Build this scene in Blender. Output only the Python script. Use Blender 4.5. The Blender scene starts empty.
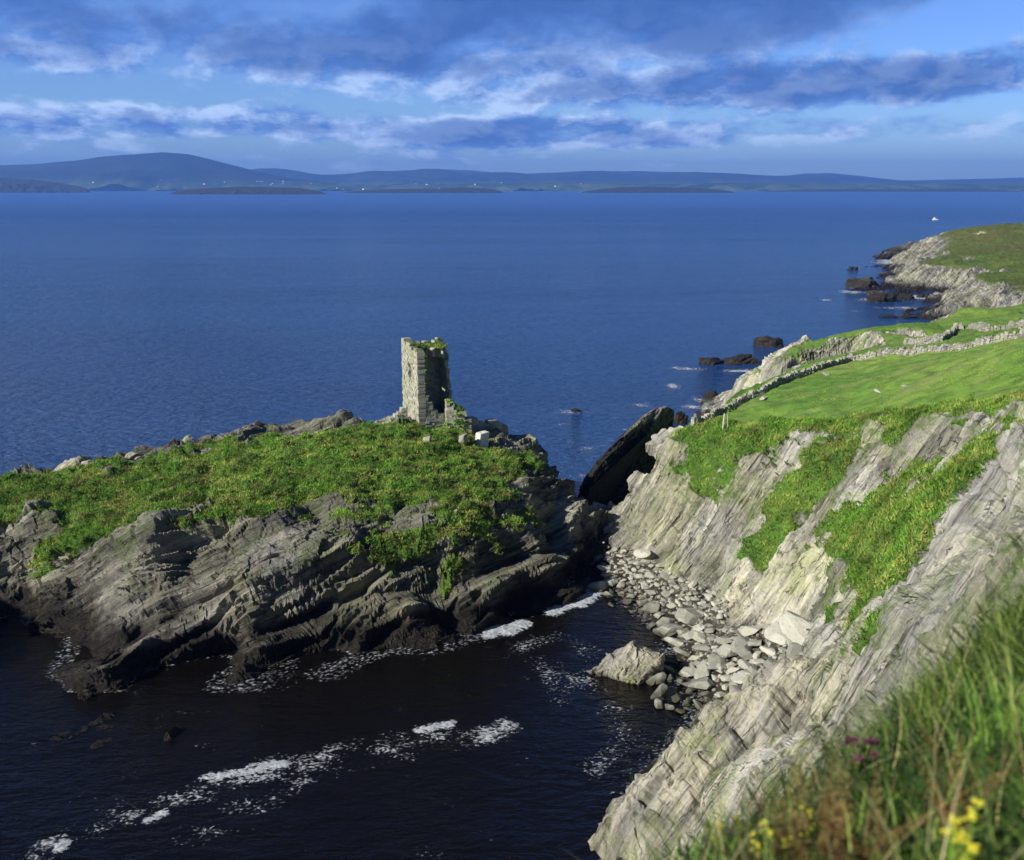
import bpy, bmesh, math, random
import numpy as np
from mathutils import Vector, Matrix
from mathutils.bvhtree import BVHTree
random.seed(7); RNG = np.random.default_rng(7)
S = bpy.context.scene; COL = S.collection
R = math.radians

# ---------------------------------------------------------------- camera, world, sun, exposure
FPX = 1000.0; CAMZ = 40.0; PITCH = math.atan(243 / FPX)
cam_d = bpy.data.cameras.new('camera'); cam = bpy.data.objects.new('camera', cam_d); COL.objects.link(cam)
cam.location = (0, 0, CAMZ); cam.rotation_euler = (math.pi / 2 - PITCH, 0, 0)
cam_d.sensor_width = 36; cam_d.lens = FPX / 1024 * 36; cam_d.clip_start = 0.05; cam_d.clip_end = 80000
cam_d.dof.use_dof = True; cam_d.dof.focus_distance = 95; cam_d.dof.aperture_fstop = 1.7
S.camera = cam
S.render.engine = 'CYCLES'; S.cycles.use_denoising = True
S.cycles.max_bounces = 5; S.cycles.volume_bounces = 0; S.cycles.transparent_max_bounces = 8
S.view_settings.view_transform = 'Standard'; S.view_settings.look = 'None'
S.view_settings.exposure = 0.70; S.view_settings.gamma = 1.0

SUN_LEFT = 56.0; SUN_EL = 29.5          # degrees to the left of straight behind the camera, and above the horizon
sx, sy, sz = -math.sin(R(SUN_LEFT)) * math.cos(R(SUN_EL)), -math.cos(R(SUN_LEFT)) * math.cos(R(SUN_EL)), math.sin(R(SUN_EL))
sun_d = bpy.data.lights.new('sun', 'SUN'); sun = bpy.data.objects.new('sun', sun_d); COL.objects.link(sun)
sun_d.energy = 4.8; sun_d.angle = R(0.55); sun_d.color = (1.0, 0.94, 0.80)
sun.rotation_euler = Vector((sx, sy, sz)).to_track_quat('Z', 'Y').to_euler()

class NT:
    def __init__(s, tree): s.t = tree; s.n = tree.nodes; s.l = tree.links
    def node(s, typ, **kw):
        n = s.n.new(typ)
        for k, v in kw.items(): setattr(n, k, v)
        return n
    def put(s, sock, v):
        if v is None: return
        if hasattr(v, 'links') or hasattr(v, 'is_output'): s.l.new(v, sock)
        else: sock.default_value = v
    def math(s, op, a, b=None, c=None, clamp=False):
        n = s.node('ShaderNodeMath', operation=op, use_clamp=clamp); s.put(n.inputs[0], a); s.put(n.inputs[1], b)
        if c is not None: s.put(n.inputs[2], c)
        return n.outputs[0]
    def vec(s, op, a, b=None, scale=None):
        n = s.node('ShaderNodeVectorMath', operation=op); s.put(n.inputs[0], a)
        if b is not None: s.put(n.inputs[1], b)
        if scale is not None: s.put(n.inputs['Scale'], scale)
        return n.outputs['Value'] if op in ('DOT_PRODUCT', 'LENGTH') else n.outputs[0]
    def noise(s, v, scale, detail=4, rough=.55, dist=0, dim='3D'):
        n = s.node('ShaderNodeTexNoise', noise_dimensions=dim); s.put(n.inputs['Vector'], v); s.put(n.inputs['Scale'], scale)
        n.inputs['Detail'].default_value = detail; n.inputs['Roughness'].default_value = rough; n.inputs['Distortion'].default_value = dist
        return n.outputs['Fac']
    def voro(s, v, scale, feature='F1', out='Distance'):
        n = s.node('ShaderNodeTexVoronoi', feature=feature); s.put(n.inputs['Vector'], v); n.inputs['Scale'].default_value = scale
        return n.outputs[out]
    def mapr(s, v, a, b, c=0., d=1., smooth=False):
        n = s.node('ShaderNodeMapRange'); n.interpolation_type = 'SMOOTHSTEP' if smooth else 'LINEAR'
        s.put(n.inputs[0], v); n.inputs[1].default_value = a; n.inputs[2].default_value = b
        n.inputs[3].default_value = c; n.inputs[4].default_value = d
        return n.outputs[0]
    def mix(s, f, a, b, mode='MIX'):
        n = s.node('ShaderNodeMix', data_type='RGBA', blend_type=mode); s.put(n.inputs[0], f)
        s.put(n.inputs[6], (*a, 1) if isinstance(a, tuple) and len(a) == 3 else a)
        s.put(n.inputs[7], (*b, 1) if isinstance(b, tuple) and len(b) == 3 else b)
        return n.outputs[2]
    def comb(s, x, y, z):
        n = s.node('ShaderNodeCombineXYZ'); s.put(n.inputs[0], x); s.put(n.inputs[1], y); s.put(n.inputs[2], z); return n.outputs[0]
    def sep(s, v):
        n = s.node('ShaderNodeSeparateXYZ'); s.put(n.inputs[0], v); return n.outputs
    def attr(s, name):
        n = s.node('ShaderNodeAttribute', attribute_name=name); return n.outputs['Fac']
    def bump(s, h, strength, dist, normal=None):
        n = s.node('ShaderNodeBump'); s.put(n.inputs['Height'], h); s.put(n.inputs['Strength'], strength); s.put(n.inputs['Distance'], dist)
        if normal is not None: s.put(n.inputs['Normal'], normal)
        return n.outputs[0]

world = bpy.data.worlds.new('World'); S.world = world; world.use_nodes = True
def build_world():
    t = NT(world.node_tree); t.n.clear()
    sky = t.node('ShaderNodeTexSky', sky_type='NISHITA', sun_disc=False)
    sky.sun_elevation = R(SUN_EL); sky.sun_rotation = math.atan2(sx, sy); sky.altitude = 50; sky.air_density = 1.0; sky.dust_density = 0.4; sky.ozone_density = 3.0
    co = t.node('ShaderNodeTexCoord').outputs['Generated']
    x, y, z = t.sep(co)
    # clear sky: the film renders the low sky a saturated blue
    low = t.mapr(z, 0.0, 0.22, 1.0, 0.0, True)
    base = t.mix(1.0, sky.outputs[0], (0.45, 0.66, 1.16), 'MULTIPLY')
    base = t.mix(1.0, base, t.mix(low, (1.0, .92, .92), (1.32, 1.20, 1.0)), 'MULTIPLY')
    base = t.mix(1.0, base, t.mix(t.mapr(z, .22, .60, 0, 1, True), (1, 1, 1), (.14, .13, .12)), 'MULTIPLY')  # unseen upper sky darkened to cut fill light and blacken the water
    az = t.math('ARCTAN2', x, y); el = t.math('ARCSINE', z)
    def field(daz, dele, seed):
        e = t.math('ADD', el, dele)
        ey = t.math('MULTIPLY', t.math('POWER', t.math('MAXIMUM', t.math('ADD', e, .01), .002), .62), 9.5)
        p = t.comb(t.math('MULTIPLY', t.math('ADD', az, daz), 4.6), ey, seed)
        big = t.noise(p, .95, 2, .5, .2)
        mid = t.noise(t.vec('MULTIPLY', p, (1.5, 1, 1)), 2.8, 9, .60, .12)
        return t.math('ADD', t.math('MULTIPLY', big, .52), t.math('MULTIPLY', mid, .48))
    f0 = field(0, 0, 3.1); f1 = field(-.012, .010, 3.1)
    def blob(a0, e0, ra, re, amt, tilt=0.0):
        da = t.math('SUBTRACT', az, R(a0)); de = t.math('SUBTRACT', t.math('SUBTRACT', el, R(e0)), t.math('MULTIPLY', da, tilt))
        q = t.math('ADD', t.math('POWER', t.math('ABSOLUTE', t.math('DIVIDE', da, R(ra))), 2.), t.math('POWER', t.math('ABSOLUTE', t.math('DIVIDE', de, R(re))), 2.))
        return t.math('MULTIPLY', t.mapr(q, 0, 1.6, 1, 0, True), amt)
    cov = blob(8, 9.2, 18, 2.7, .27, .10)
    for b in [(-20, 7.6, 14, 2.2, .21, -.02), (-1, 11.2, 9, 2.0, .08, 0), (16, 5.2, 15, 1.3, .19, .02), (-18, 3.4, 12, 1.0, .12, .02), (6, 2.9, 20, .9, .17, 0), (12, 10.6, 12, 1.6, .08, .05), (25, 8.6, 4.5, 1.6, -.20, .2), (-9, 5.0, 6, 1.0, -.05, 0), (-3, 5.6, 9, 1.3, .15, 0)]:
        cov = t.math('ADD', cov, blob(*b))
    dens = t.math('ADD', f0, cov)
    alpha = t.mapr(dens, .50, .66, 0, 1, True)
    thick = t.mapr(dens, .54, .78, 0, 1, True)
    lit = t.mapr(t.math('SUBTRACT', f0, f1), -.038, .062, 0, 1, False)
    puff = t.mapr(el, R(2.0), R(9), 1.15, .55, True)
    shade = t.mix(thick, (.088, .195, .49), (.033, .088, .285))
    bright = t.mix(t.mapr(el, R(5.5), R(9.5), 0, 1, True), (.50, .63, .84), (.14, .27, .57))
    col = t.mix(t.math('MULTIPLY', t.math('MULTIPLY', lit, puff), t.mapr(thick, .05, 1.0, 1, .22, True)), shade, bright)
    # cloud radiance is written in picture units; divide by the background strength
    STR = 0.085
    col = t.mix(1.0, col, (1 / STR,) * 3, 'MULTIPLY')
    alpha = t.math('MULTIPLY', alpha, t.mapr(el, R(.3), R(2.2), .45, .96))
    out = t.mix(alpha, base, col)
    out = t.mix(t.mapr(z, -.02, 0.0, 0, 1), base, out)
    bg = t.node('ShaderNodeBackground'); t.put(bg.inputs[0], out); bg.inputs[1].default_value = STR
    o = t.node('ShaderNodeOutputWorld'); t.l.new(bg.outputs[0], o.inputs[0])
build_world()

# ---------------------------------------------------------------- helpers
cp, sp_ = math.cos(PITCH), math.sin(PITCH)
def ray(px, py):
    px = np.asarray(px, float); py = np.asarray(py, float)
    a = (px - 512) / FPX; b = (430 - py) / FPX
    return np.stack([a, cp + b * sp_, -sp_ + b * cp], -1)
def at(px, py, z):                      # pixel on the plane at height z -> world point
    d = ray(px, py); k = (z - CAMZ) / d[..., 2]
    p = d * np.asarray(k)[..., None]; p[..., 2] = z
    return p
def hsh(i, j, k, seed):
    h = (i.astype(np.int64) * 374761393 + j.astype(np.int64) * 668265263 + k.astype(np.int64) * 2147483647 + seed * 974711) & 0xffffffff
    h = ((h ^ (h >> 13)) * 1274126177) & 0xffffffff
    h = ((h ^ (h >> 16)) * 2246822519) & 0xffffffff
    return h ^ (h >> 15)
def pn(x, y, z, seed=0):                # perlin, about -1..1
    i, j, k = np.floor(x), np.floor(y), np.floor(z); fx, fy, fz = x - i, y - j, z - k
    u, v, w = [f * f * f * (f * (f * 6 - 15) + 10) for f in (fx, fy, fz)]
    def g(di, dj, dk):
        h = hsh(i + di, j + dj, k + dk, seed)
        a = (h & 1023) / 1024. * 2 * np.pi; c = ((h >> 10) & 1023) / 512. - 1; s = np.sqrt(np.maximum(0, 1 - c * c))
        return np.cos(a) * s * (fx - di) + np.sin(a) * s * (fy - dj) + c * (fz - dk)
    L = lambda a, b, t: a + t * (b - a)
    return 1.5 * L(L(L(g(0,0,0), g(1,0,0), u), L(g(0,1,0), g(1,1,0), u), v), L(L(g(0,0,1), g(1,0,1), u), L(g(0,1,1), g(1,1,1), u), v), w)
def fbm(x, y, z, oct=4, seed=0, gain=.5):
    r = 0; a = 1; n = 0
    for o in range(oct):
        r = r + a * pn(x, y, z, seed + o * 17); n += a; a *= gain; x, y, z = x * 2.03, y * 2.03, z * 2.03
    return r / n
def cell(x, y, z, seed=0): return (hsh(np.floor(x), np.floor(y), np.floor(z), seed) & 65535) / 32768. - 1
def smooth(a, b, x): t = np.clip((x - a) / (b - a), 0, 1); return t * t * (3 - 2 * t)
def rbf(points, c=2.5):
    P = np.array(points, float); n = len(P); s = 20.
    D = np.sqrt(((P[:, None, :2] - P[None, :, :2]) ** 2).sum(-1) + c * c) / s
    A = np.zeros((n + 3, n + 3)); A[:n, :n] = D - np.eye(n) * .01; A[:n, n] = 1; A[:n, n+1:] = P[:, :2] / s; A[n:, :n] = A[:n, n:].T
    w = np.linalg.lstsq(A, np.concatenate([P[:, 2], [0, 0, 0]]), rcond=None)[0]
    def f(x, y):
        sh = np.shape(x); x = np.ravel(x); y = np.ravel(y); r = w[n] + w[n+1] * x / s + w[n+2] * y / s
        for q in range(n): r = r + w[q] * np.sqrt((x - P[q, 0]) ** 2 + (y - P[q, 1]) ** 2 + c * c) / s
        return r.reshape(sh)
    return f
def hit(f, px, py, r0, r1, n=1500):     # first crossing of a photo ray with height function f
    d = ray(px, py); d = d / math.hypot(d[0], d[1]); r = np.linspace(r0, r1, n)
    z = CAMZ + d[2] * r; h = f(d[0] * r, d[1] * r); k = np.argmax(z < h)
    if not (z < h).any(): k = n - 1
    return (d[0] * r[k], d[1] * r[k], h[k])
def inpoly(x, y, poly):
    r = np.zeros(np.shape(x), bool); n = len(poly)
    for a in range(n):
        x1, y1 = poly[a][:2]; x2, y2 = poly[(a + 1) % n][:2]
        c = ((y1 > y) != (y2 > y)); r ^= c & (x < (x2 - x1) * (y - y1) / (y2 - y1 + 1e-12) + x1)
    return r
def polydist(x, y, pts, closed=False):
    d = np.full(np.shape(x), 1e9); n = len(pts)
    for a in range(n if closed else n - 1):
        x1, y1 = pts[a][:2]; x2, y2 = pts[(a + 1) % n][:2]; L = (x2 - x1) ** 2 + (y2 - y1) ** 2 + 1e-9
        t = np.clip(((x - x1) * (x2 - x1) + (y - y1) * (y2 - y1)) / L, 0, 1)
        d = np.minimum(d, np.hypot(x - x1 - t * (x2 - x1), y - y1 - t * (y2 - y1)))
    return d
def sdpoly(x, y, poly): d = polydist(x, y, poly, True); return np.where(inpoly(x, y, poly), d, -d)

def tag(o, label=None, cat=None, group=None, kind=None):
    if label: o['label'] = label
    if cat: o['category'] = cat
    if group: o['group'] = group
    if kind: o['kind'] = kind
    return o
def link(name, me, mat=None, parent=None):
    if mat: me.materials.append(mat)
    o = bpy.data.objects.new(name, me); COL.objects.link(o)
    if parent: o.parent = parent
    return o
def empty(name, loc=(0, 0, 0), rz=0):
    o = bpy.data.objects.new(name, None); COL.objects.link(o); o.location = loc; o.rotation_euler = (0, 0, rz); return o
def npmesh(name, V, F, smooth_flags=None, attrs=None):
    V = np.ascontiguousarray(V, np.float32); F = np.ascontiguousarray(F, np.int32); k = F.shape[1]
    me = bpy.data.meshes.new(name); me.vertices.add(len(V)); me.vertices.foreach_set('co', V.ravel())
    me.loops.add(F.size); me.loops.foreach_set('vertex_index', F.ravel())
    me.polygons.add(len(F)); me.polygons.foreach_set('loop_start', np.arange(len(F), dtype=np.int32) * k)
    me.update(calc_edges=True)
    sm = np.zeros(len(F), bool) if smooth_flags is None else smooth_flags
    me.polygons.foreach_set('use_smooth', sm)
    for n, a in (attrs or {}).items():
        at_ = me.attributes.new(n, 'FLOAT', 'POINT'); at_.data.foreach_set('value', np.ascontiguousarray(a, np.float32))
    me.validate(); me.update(); return me
def gridfaces(nr, nc):
    i = np.arange(nr - 1)[:, None] * nc + np.arange(nc - 1)[None]; return np.stack([i, i + 1, i + nc + 1, i + nc], -1).reshape(-1, 4)
def compact(V, F, attrs):
    used = np.unique(F); m = -np.ones(len(V), np.int64); m[used] = np.arange(len(used))
    return V[used], m[F], {k: a[used] for k, a in attrs.items()}

# ---------------------------------------------------------------- materials
def mat(name):
    m = bpy.data.materials.new(name); m.use_nodes = True; t = NT(m.node_tree); b = t.n['Principled BSDF']
    return m, t, b
def strata_vec(t, p, n, a, k): # stretched so detail is dense across the bedding
    d = t.vec('DOT_PRODUCT', p, n); return t.vec('ADD', t.vec('SCALE', p, scale=a), t.vec('SCALE', t.comb(*n), scale=t.math('MULTIPLY', d, k)))
NR = (-0.72, 0.60, 0.35); NI = (-0.47, 0.36, 0.80)
def rock_color(t, p, n, light=1.0, warm=0.5, tide_shade=(1.2, 4.0), tide_shade_col=(.013, .011, .010)):
    sv = strata_vec(t, p, n, .16, 1.5)
    n1 = t.noise(sv, 1.0, 9, .72); n2 = t.noise(p, .16, 5, .6); n3 = t.noise(p, 1.9, 7, .7); n4 = t.noise(strata_vec(t, p, n, .30, 4.2), 1.0, 5, .68)
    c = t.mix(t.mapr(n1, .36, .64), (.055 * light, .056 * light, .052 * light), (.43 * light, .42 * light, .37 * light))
    rough_ = t.mapr(t.noise(p, .13, 4, .6), .40, .56, .42, 1)      # some slabs are smooth, others splintered
    c = t.mix(rough_, (.38 * light, .37 * light, .325 * light), c)
    c = t.mix(t.math('MULTIPLY', t.mapr(n2, .42, .64, 0, .75), t.mapr(n1, .42, .55)), c, (.52 * light, .50 * light, .41 * light))
    c = t.mix(t.math('MULTIPLY', t.mapr(n3, .50, .64), .6 * warm), c, (.36 * light, .38 * light, .21 * light))
    c = t.mix(t.mapr(t.noise(p, .45, 7, .72), .53, .66, 0, .7), c, (.12 * light, .125 * light, .10 * light))
    c = t.mix(t.mapr(t.noise(p, .23, 6, .66), .52, .64, 0, .55 * warm * 1.6), c, (.27 * light, .31 * light, .15 * light))
    wv = t.node('ShaderNodeTexNoise'); t.put(wv.inputs['Vector'], p); wv.inputs['Scale'].default_value = .7; wv.inputs['Detail'].default_value = 5
    crk0 = t.voro(t.vec('ADD', strata_vec(t, p, n, .12, .95), t.vec('SCALE', wv.outputs['Color'], scale=1.1)), 1.0, 'DISTANCE_TO_EDGE')
    crk = t.math('ADD', crk0, t.mapr(t.noise(p, .5, 4, .65), .46, .60, .08, 0))
    c = t.mix(t.mapr(crk, .010, .045, .7, 0), c, (.05, .047, .04))
    c = t.mix(t.math('MULTIPLY', t.mapr(n4, .545, .65, 0, .95), rough_), c, (.022, .021, .019))  # dark fissure lines, with crevice shade painted into the colour
    c = t.mix(t.mapr(t.noise(p, 3.2, 4, .6), .66, .71, 0, .6), c, (.62 * light, .61 * light, .56 * light))
    bed = t.noise(strata_vec(t, p, n, .045, .42), 1.0, 3, .55, .3); kb = t.mapr(bed, .38, .60, .60, 1.12, True)
    c = t.mix(1.0, c, t.comb(kb, t.math('MULTIPLY', kb, t.mapr(bed, .4, .6, 1.0, .985)), t.math('MULTIPLY', kb, t.mapr(t.noise(p, .12, 3), .35, .65, 1.08, .86))), 'MULTIPLY')
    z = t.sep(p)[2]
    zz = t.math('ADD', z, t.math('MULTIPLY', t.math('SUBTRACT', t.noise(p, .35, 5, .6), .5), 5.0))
    c = t.mix(t.mapr(zz, tide_shade[0], tide_shade[1], 1, 0, True), c, tide_shade_col)
    c = t.mix(t.math('MULTIPLY', t.mapr(zz, tide_shade[0] - 1, tide_shade[0] + 1.6, 1, 0), t.mapr(n3, .5, .62, 0, .5)), c, (.07, .055, .03))
    h = t.math('ADD', t.math('MULTIPLY', n1, .9), t.math('ADD', t.math('MULTIPLY', n3, .3), t.math('ADD', t.math('MULTIPLY', t.math('MULTIPLY', n4, .45), rough_), t.mapr(crk, 0, .06, 0, .25))))
    return c, h, sv
def grass_color(t, p, s=1.0, yellow=.5, sat=1.0):
    a = t.noise(p, .11, 5, .6); b = t.noise(p, .7, 6, .65); c_ = t.noise(p, 3.5, 5, .7)
    c = t.mix(t.mapr(b, .35, .66), (.022 * s, .065 * s, .010 * s), (.11 * s, .25 * s, .028 * s))
    c = t.mix(t.mapr(a, .42, .66, 0, .7), c, (.17 * s, .27 * s, .045 * s))
    c = t.mix(t.math('MULTIPLY', t.mapr(c_, .55, .72), yellow), c, (.20 * s, .19 * s, .06 * s))
    return c, t.math('ADD', b, t.math('MULTIPLY', c_, .6))
def terrain_mat(name, n, light, tide_shade, gs=1.0, yellow=.5, warm=.5, brown=0., moss=.0):
    m, t, b = mat(name); p = t.node('ShaderNodeNewGeometry').outputs['Position']
    rc, rh, _ = rock_color(t, p, n, light, warm, tide_shade); gc, gh = grass_color(t, p, gs, yellow)
    g = t.attr('grass'); e = t.math('ADD', g, t.math('MULTIPLY', t.math('SUBTRACT', t.noise(p, 1.6, 6, .7), .5), .9))
    g = t.mapr(e, .42, .58)
    if moss:
        zz_ = t.mapr(t.sep(p)[2], 4, 9, 0, 1)
        mm = t.math('MULTIPLY', t.mapr(t.noise(p, .30, 6, .7), .50, .60, 0, moss), t.mapr(t.noise(p, 2.2, 5, .7), .38, .58, .1, 1)); rc = t.mix(t.math('MULTIPLY', mm, zz_), rc, (.115, .185, .045))
    br = t.attr('field')      # the smooth grazed pasture
    fc = t.mix(t.mapr(t.noise(p, .05, 4, .5), .35, .65), (.11, .23, .028), (.22, .33, .055))
    fc = t.mix(t.mapr(t.noise(p, .6, 6, .6), .42, .66, 0, .75), fc, (.06, .12, .02))
    fc = t.mix(t.mapr(t.noise(t.vec('MULTIPLY', p, (.25, .9, .5)), .35, 5, .6), .52, .64, 0, .65), fc, (.22, .25, .08))
    gc = t.mix(br, gc, fc)
    if brown: gc = t.mix(t.mapr(t.noise(t.vec('MULTIPLY', p, (1, .5, 1)), .025, 6, .65), .4, .6, .25, brown), gc, (.11, .10, .035))
    bc = t.attr('beach'); rc = t.mix(t.math('MULTIPLY', bc, t.mapr(t.noise(p, .9, 4, .6), .3, .6, .75, 1)), rc, (.035, .028, .018))
    t.put(b.inputs['Base Color'], t.mix(g, rc, gc)); b.inputs['Specular IOR Level'].default_value = .25
    z = t.sep(p)[2]
    t.put(b.inputs['Roughness'], t.mapr(z, .3, 2.2, .35, .9))
    hh = t.mix(g, rh, t.mix(br, gh, t.math('MULTIPLY', gh, .4)))
    t.put(b.inputs['Normal'], t.bump(hh, 1.0, .8)); return m
M = {}
M['island'] = terrain_mat('island_rock_and_turf', NI, .82, (1.4, 4.4), .95, .35, .4, moss=.6)  # near-black foot: wet tide band, raised higher to paint in shade
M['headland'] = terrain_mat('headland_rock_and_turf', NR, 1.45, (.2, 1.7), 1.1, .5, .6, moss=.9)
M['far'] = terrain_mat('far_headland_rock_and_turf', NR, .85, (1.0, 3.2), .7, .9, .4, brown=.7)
def plain_rock(name, n, light, tide_shade, warm=.5, tide_shade_col=(.013, .011, .010)):
    m, t, b = mat(name); p = t.node('ShaderNodeNewGeometry').outputs['Position']
    c, h, _ = rock_color(t, p, n, light, warm, tide_shade, tide_shade_col); t.put(b.inputs['Base Color'], c); b.inputs['Roughness'].default_value = .75
    b.inputs['Specular IOR Level'].default_value = .3
    t.put(b.inputs['Normal'], t.bump(h, .8, .35)); return m
M['crag'] = plain_rock('shade_painted_crag_rock', NR, .6, (8, 12.5))  # near-black reaching almost to the crest is overhang shade painted in
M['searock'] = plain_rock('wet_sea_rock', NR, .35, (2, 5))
M['paleout'] = plain_rock('lichened_outcrop', NR, 1.1, (-2, -1), .9)
M['slabrock'] = plain_rock('green_grey_slab', NR, .8, (-1, .4), .9)
def boulder_mat():
    m, t, b = mat('boulder_stone'); g = t.node('ShaderNodeNewGeometry').outputs['Position']; oi = t.node('ShaderNodeObjectInfo')
    p = t.vec('ADD', g, t.vec('SCALE', oi.outputs['Location'], scale=3.1)); r = oi.outputs['Random']
    c = t.mix(r, (.19, .19, .175), (.47, .46, .41)); c = t.mix(t.mapr(t.noise(p, 1.6, 6, .65), .4, .65, 0, .55), c, (.30, .31, .23))
    c = t.mix(t.mapr(t.noise(p, 5, 5, .7), .52, .7, 0, .5), c, (.12, .115, .10))
    z = t.sep(g)[2]; zz = t.math('ADD', z, t.math('MULTIPLY', t.math('SUBTRACT', t.noise(p, .8, 4, .6), .5), 1.4))
    c = t.mix(t.mapr(zz, .1, 1.1, 1, 0, True), c, (.05, .05, .032))
    t.put(b.inputs['Base Color'], c); b.inputs['Roughness'].default_value = .8; t.put(b.inputs['Normal'], t.bump(t.noise(p, 4, 7, .65), .6, .12)); return m
M['boulder'] = boulder_mat()
def pebble_mat():
    m, t, b = mat('pebble_stone'); g = t.node('ShaderNodeNewGeometry'); p = g.outputs['Position']; c = t.mix(g.outputs['Random Per Island'], (.06, .055, .04), (.36, .35, .31)); z = t.sep(p)[2]
    c = t.mix(t.mapr(t.math('ADD', z, t.noise(p, .6, 4)), .6, 1.8, .85, 0, True), c, (.03, .028, .02)); t.put(b.inputs['Base Color'], c); b.inputs['Roughness'].default_value = .7; return m
M['pebble'] = pebble_mat()
def stone_mat(name, c1, c2, c3, scale=1.0):
    m, t, b = mat(name); tc = t.node('ShaderNodeTexCoord').outputs['Object']; isl = t.node('ShaderNodeNewGeometry').outputs['Random Per Island']
    c = t.mix(isl, c1, c2); c = t.mix(t.mapr(t.noise(tc, .9 * scale, 6, .65), .45, .66, 0, .8), c, c3)
    c = t.mix(t.mapr(t.noise(tc, 5 * scale, 6, .7), .54, .7, 0, .6), c, (.09, .085, .065))
    t.put(b.inputs['Base Color'], c); b.inputs['Roughness'].default_value = .9; t.put(b.inputs['Normal'], t.bump(t.noise(tc, 6 * scale, 7, .7), .7, .1)); return m
M['tower'] = stone_mat('rubble_masonry', (.20, .20, .165), (.41, .40, .33), (.29, .31, .17))
M['drystone'] = stone_mat('lichened_field_stone', (.12, .12, .10), (.36, .35, .31), (.24, .26, .15))
M['whiterock'] = stone_mat('pale_stone', (.55, .55, .50), (.66, .65, .60), (.5, .5, .42))
def leafy(name, c1, c2, c3=None, trans=.25):
    m, t, b = mat(name); g = t.node('ShaderNodeNewGeometry'); r = g.outputs['Random Per Island']
    c = t.mix(r, c1, c2)
    if c3: c = t.mix(t.mapr(t.noise(g.outputs['Position'], .5, 4, .6), .46, .60), c, c3)
    k = t.mapr(t.noise(g.outputs['Position'], .33, 5, .65), .36, .62, .38, 1.45); c = t.mix(1.0, c, t.comb(k, k, k), 'MULTIPLY')
    t.put(b.inputs['Base Color'], c); b.inputs['Roughness'].default_value = .65; b.inputs['Specular IOR Level'].default_value = .2
    tr = t.node('ShaderNodeBsdfTranslucent'); t.put(tr.inputs[0], c); mx = t.node('ShaderNodeMixShader'); mx.inputs[0].default_value = trans
    t.l.new(b.outputs[0], mx.inputs[1]); t.l.new(tr.outputs[0], mx.inputs[2]); t.l.new(mx.outputs[0], t.n['Material Output'].inputs[0]); return m
M['tuft'] = leafy('rough_turf_blades', (.05, .14, .015), (.20, .36, .045), (.30, .34, .08))
M['tuft_dark'] = leafy('sea_turf_clumps', (.04, .11, .015), (.17, .28, .04), (.20, .20, .06))
M['ngrass'] = leafy('near_grass_blades', (.12, .25, .03), (.40, .50, .12), (.18, .34, .05), .35)
M['dry'] = leafy('dry_grass_stalks', (.42, .36, .17), (.55, .48, .28), None, .2)
M['russet'] = leafy('russet_bracken', (.08, .045, .015), (.16, .10, .035), (.06, .08, .025), .25)
M['dkleaf'] = leafy('dark_heath_leaves', (.02, .045, .012), (.05, .09, .02), None, .15)
M['yellow'] = leafy('yellow_petals', (.65, .62, .04), (.75, .72, .10), None, .3)
M['purple'] = leafy('purple_heather_bells', (.16, .035, .09), (.24, .07, .15), None, .3)
def simple(name, col, rough=.7):
    m, t, b = mat(name); b.inputs['Base Color'].default_value = (*col, 1); b.inputs['Roughness'].default_value = rough
    p = t.node('ShaderNodeTexCoord').outputs['Object']
    t.put(b.inputs['Base Color'], t.mix(t.noise(p, 3, 4, .6), tuple(c * .85 for c in col), tuple(min(1, c * 1.1) for c in col))); return m
M['white'] = simple('white_paint', (.8, .8, .78)); M['slate'] = simple('slate', (.07, .07, .08)); M['wood'] = simple('weathered_wood', (.42, .40, .35))
def foam_mat():
    m, t, b = mat('sea_foam'); p = t.node('ShaderNodeNewGeometry').outputs['Position']
    t.put(b.inputs['Base Color'], t.mix(t.mapr(t.noise(p, 2.5, 6, .7), .4, .65), (.62, .66, .72), (.26, .30, .38))); b.inputs['Roughness'].default_value = .8  # foam colour dimmed and blued to paint in the channel's shade
    t.put(b.inputs['Normal'], t.bump(t.noise(p, 4, 5, .7), 1, .15))
    tr = t.node('ShaderNodeBsdfTransparent'); mx = t.node('ShaderNodeMixShader'); t.put(mx.inputs[0], t.math('MULTIPLY', t.attr('cover'), .8)); t.l.new(tr.outputs[0], mx.inputs[1]); t.l.new(b.outputs[0], mx.inputs[2]); t.l.new(mx.outputs[0], t.n['Material Output'].inputs[0]); return m
M['foam'] = foam_mat()
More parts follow.
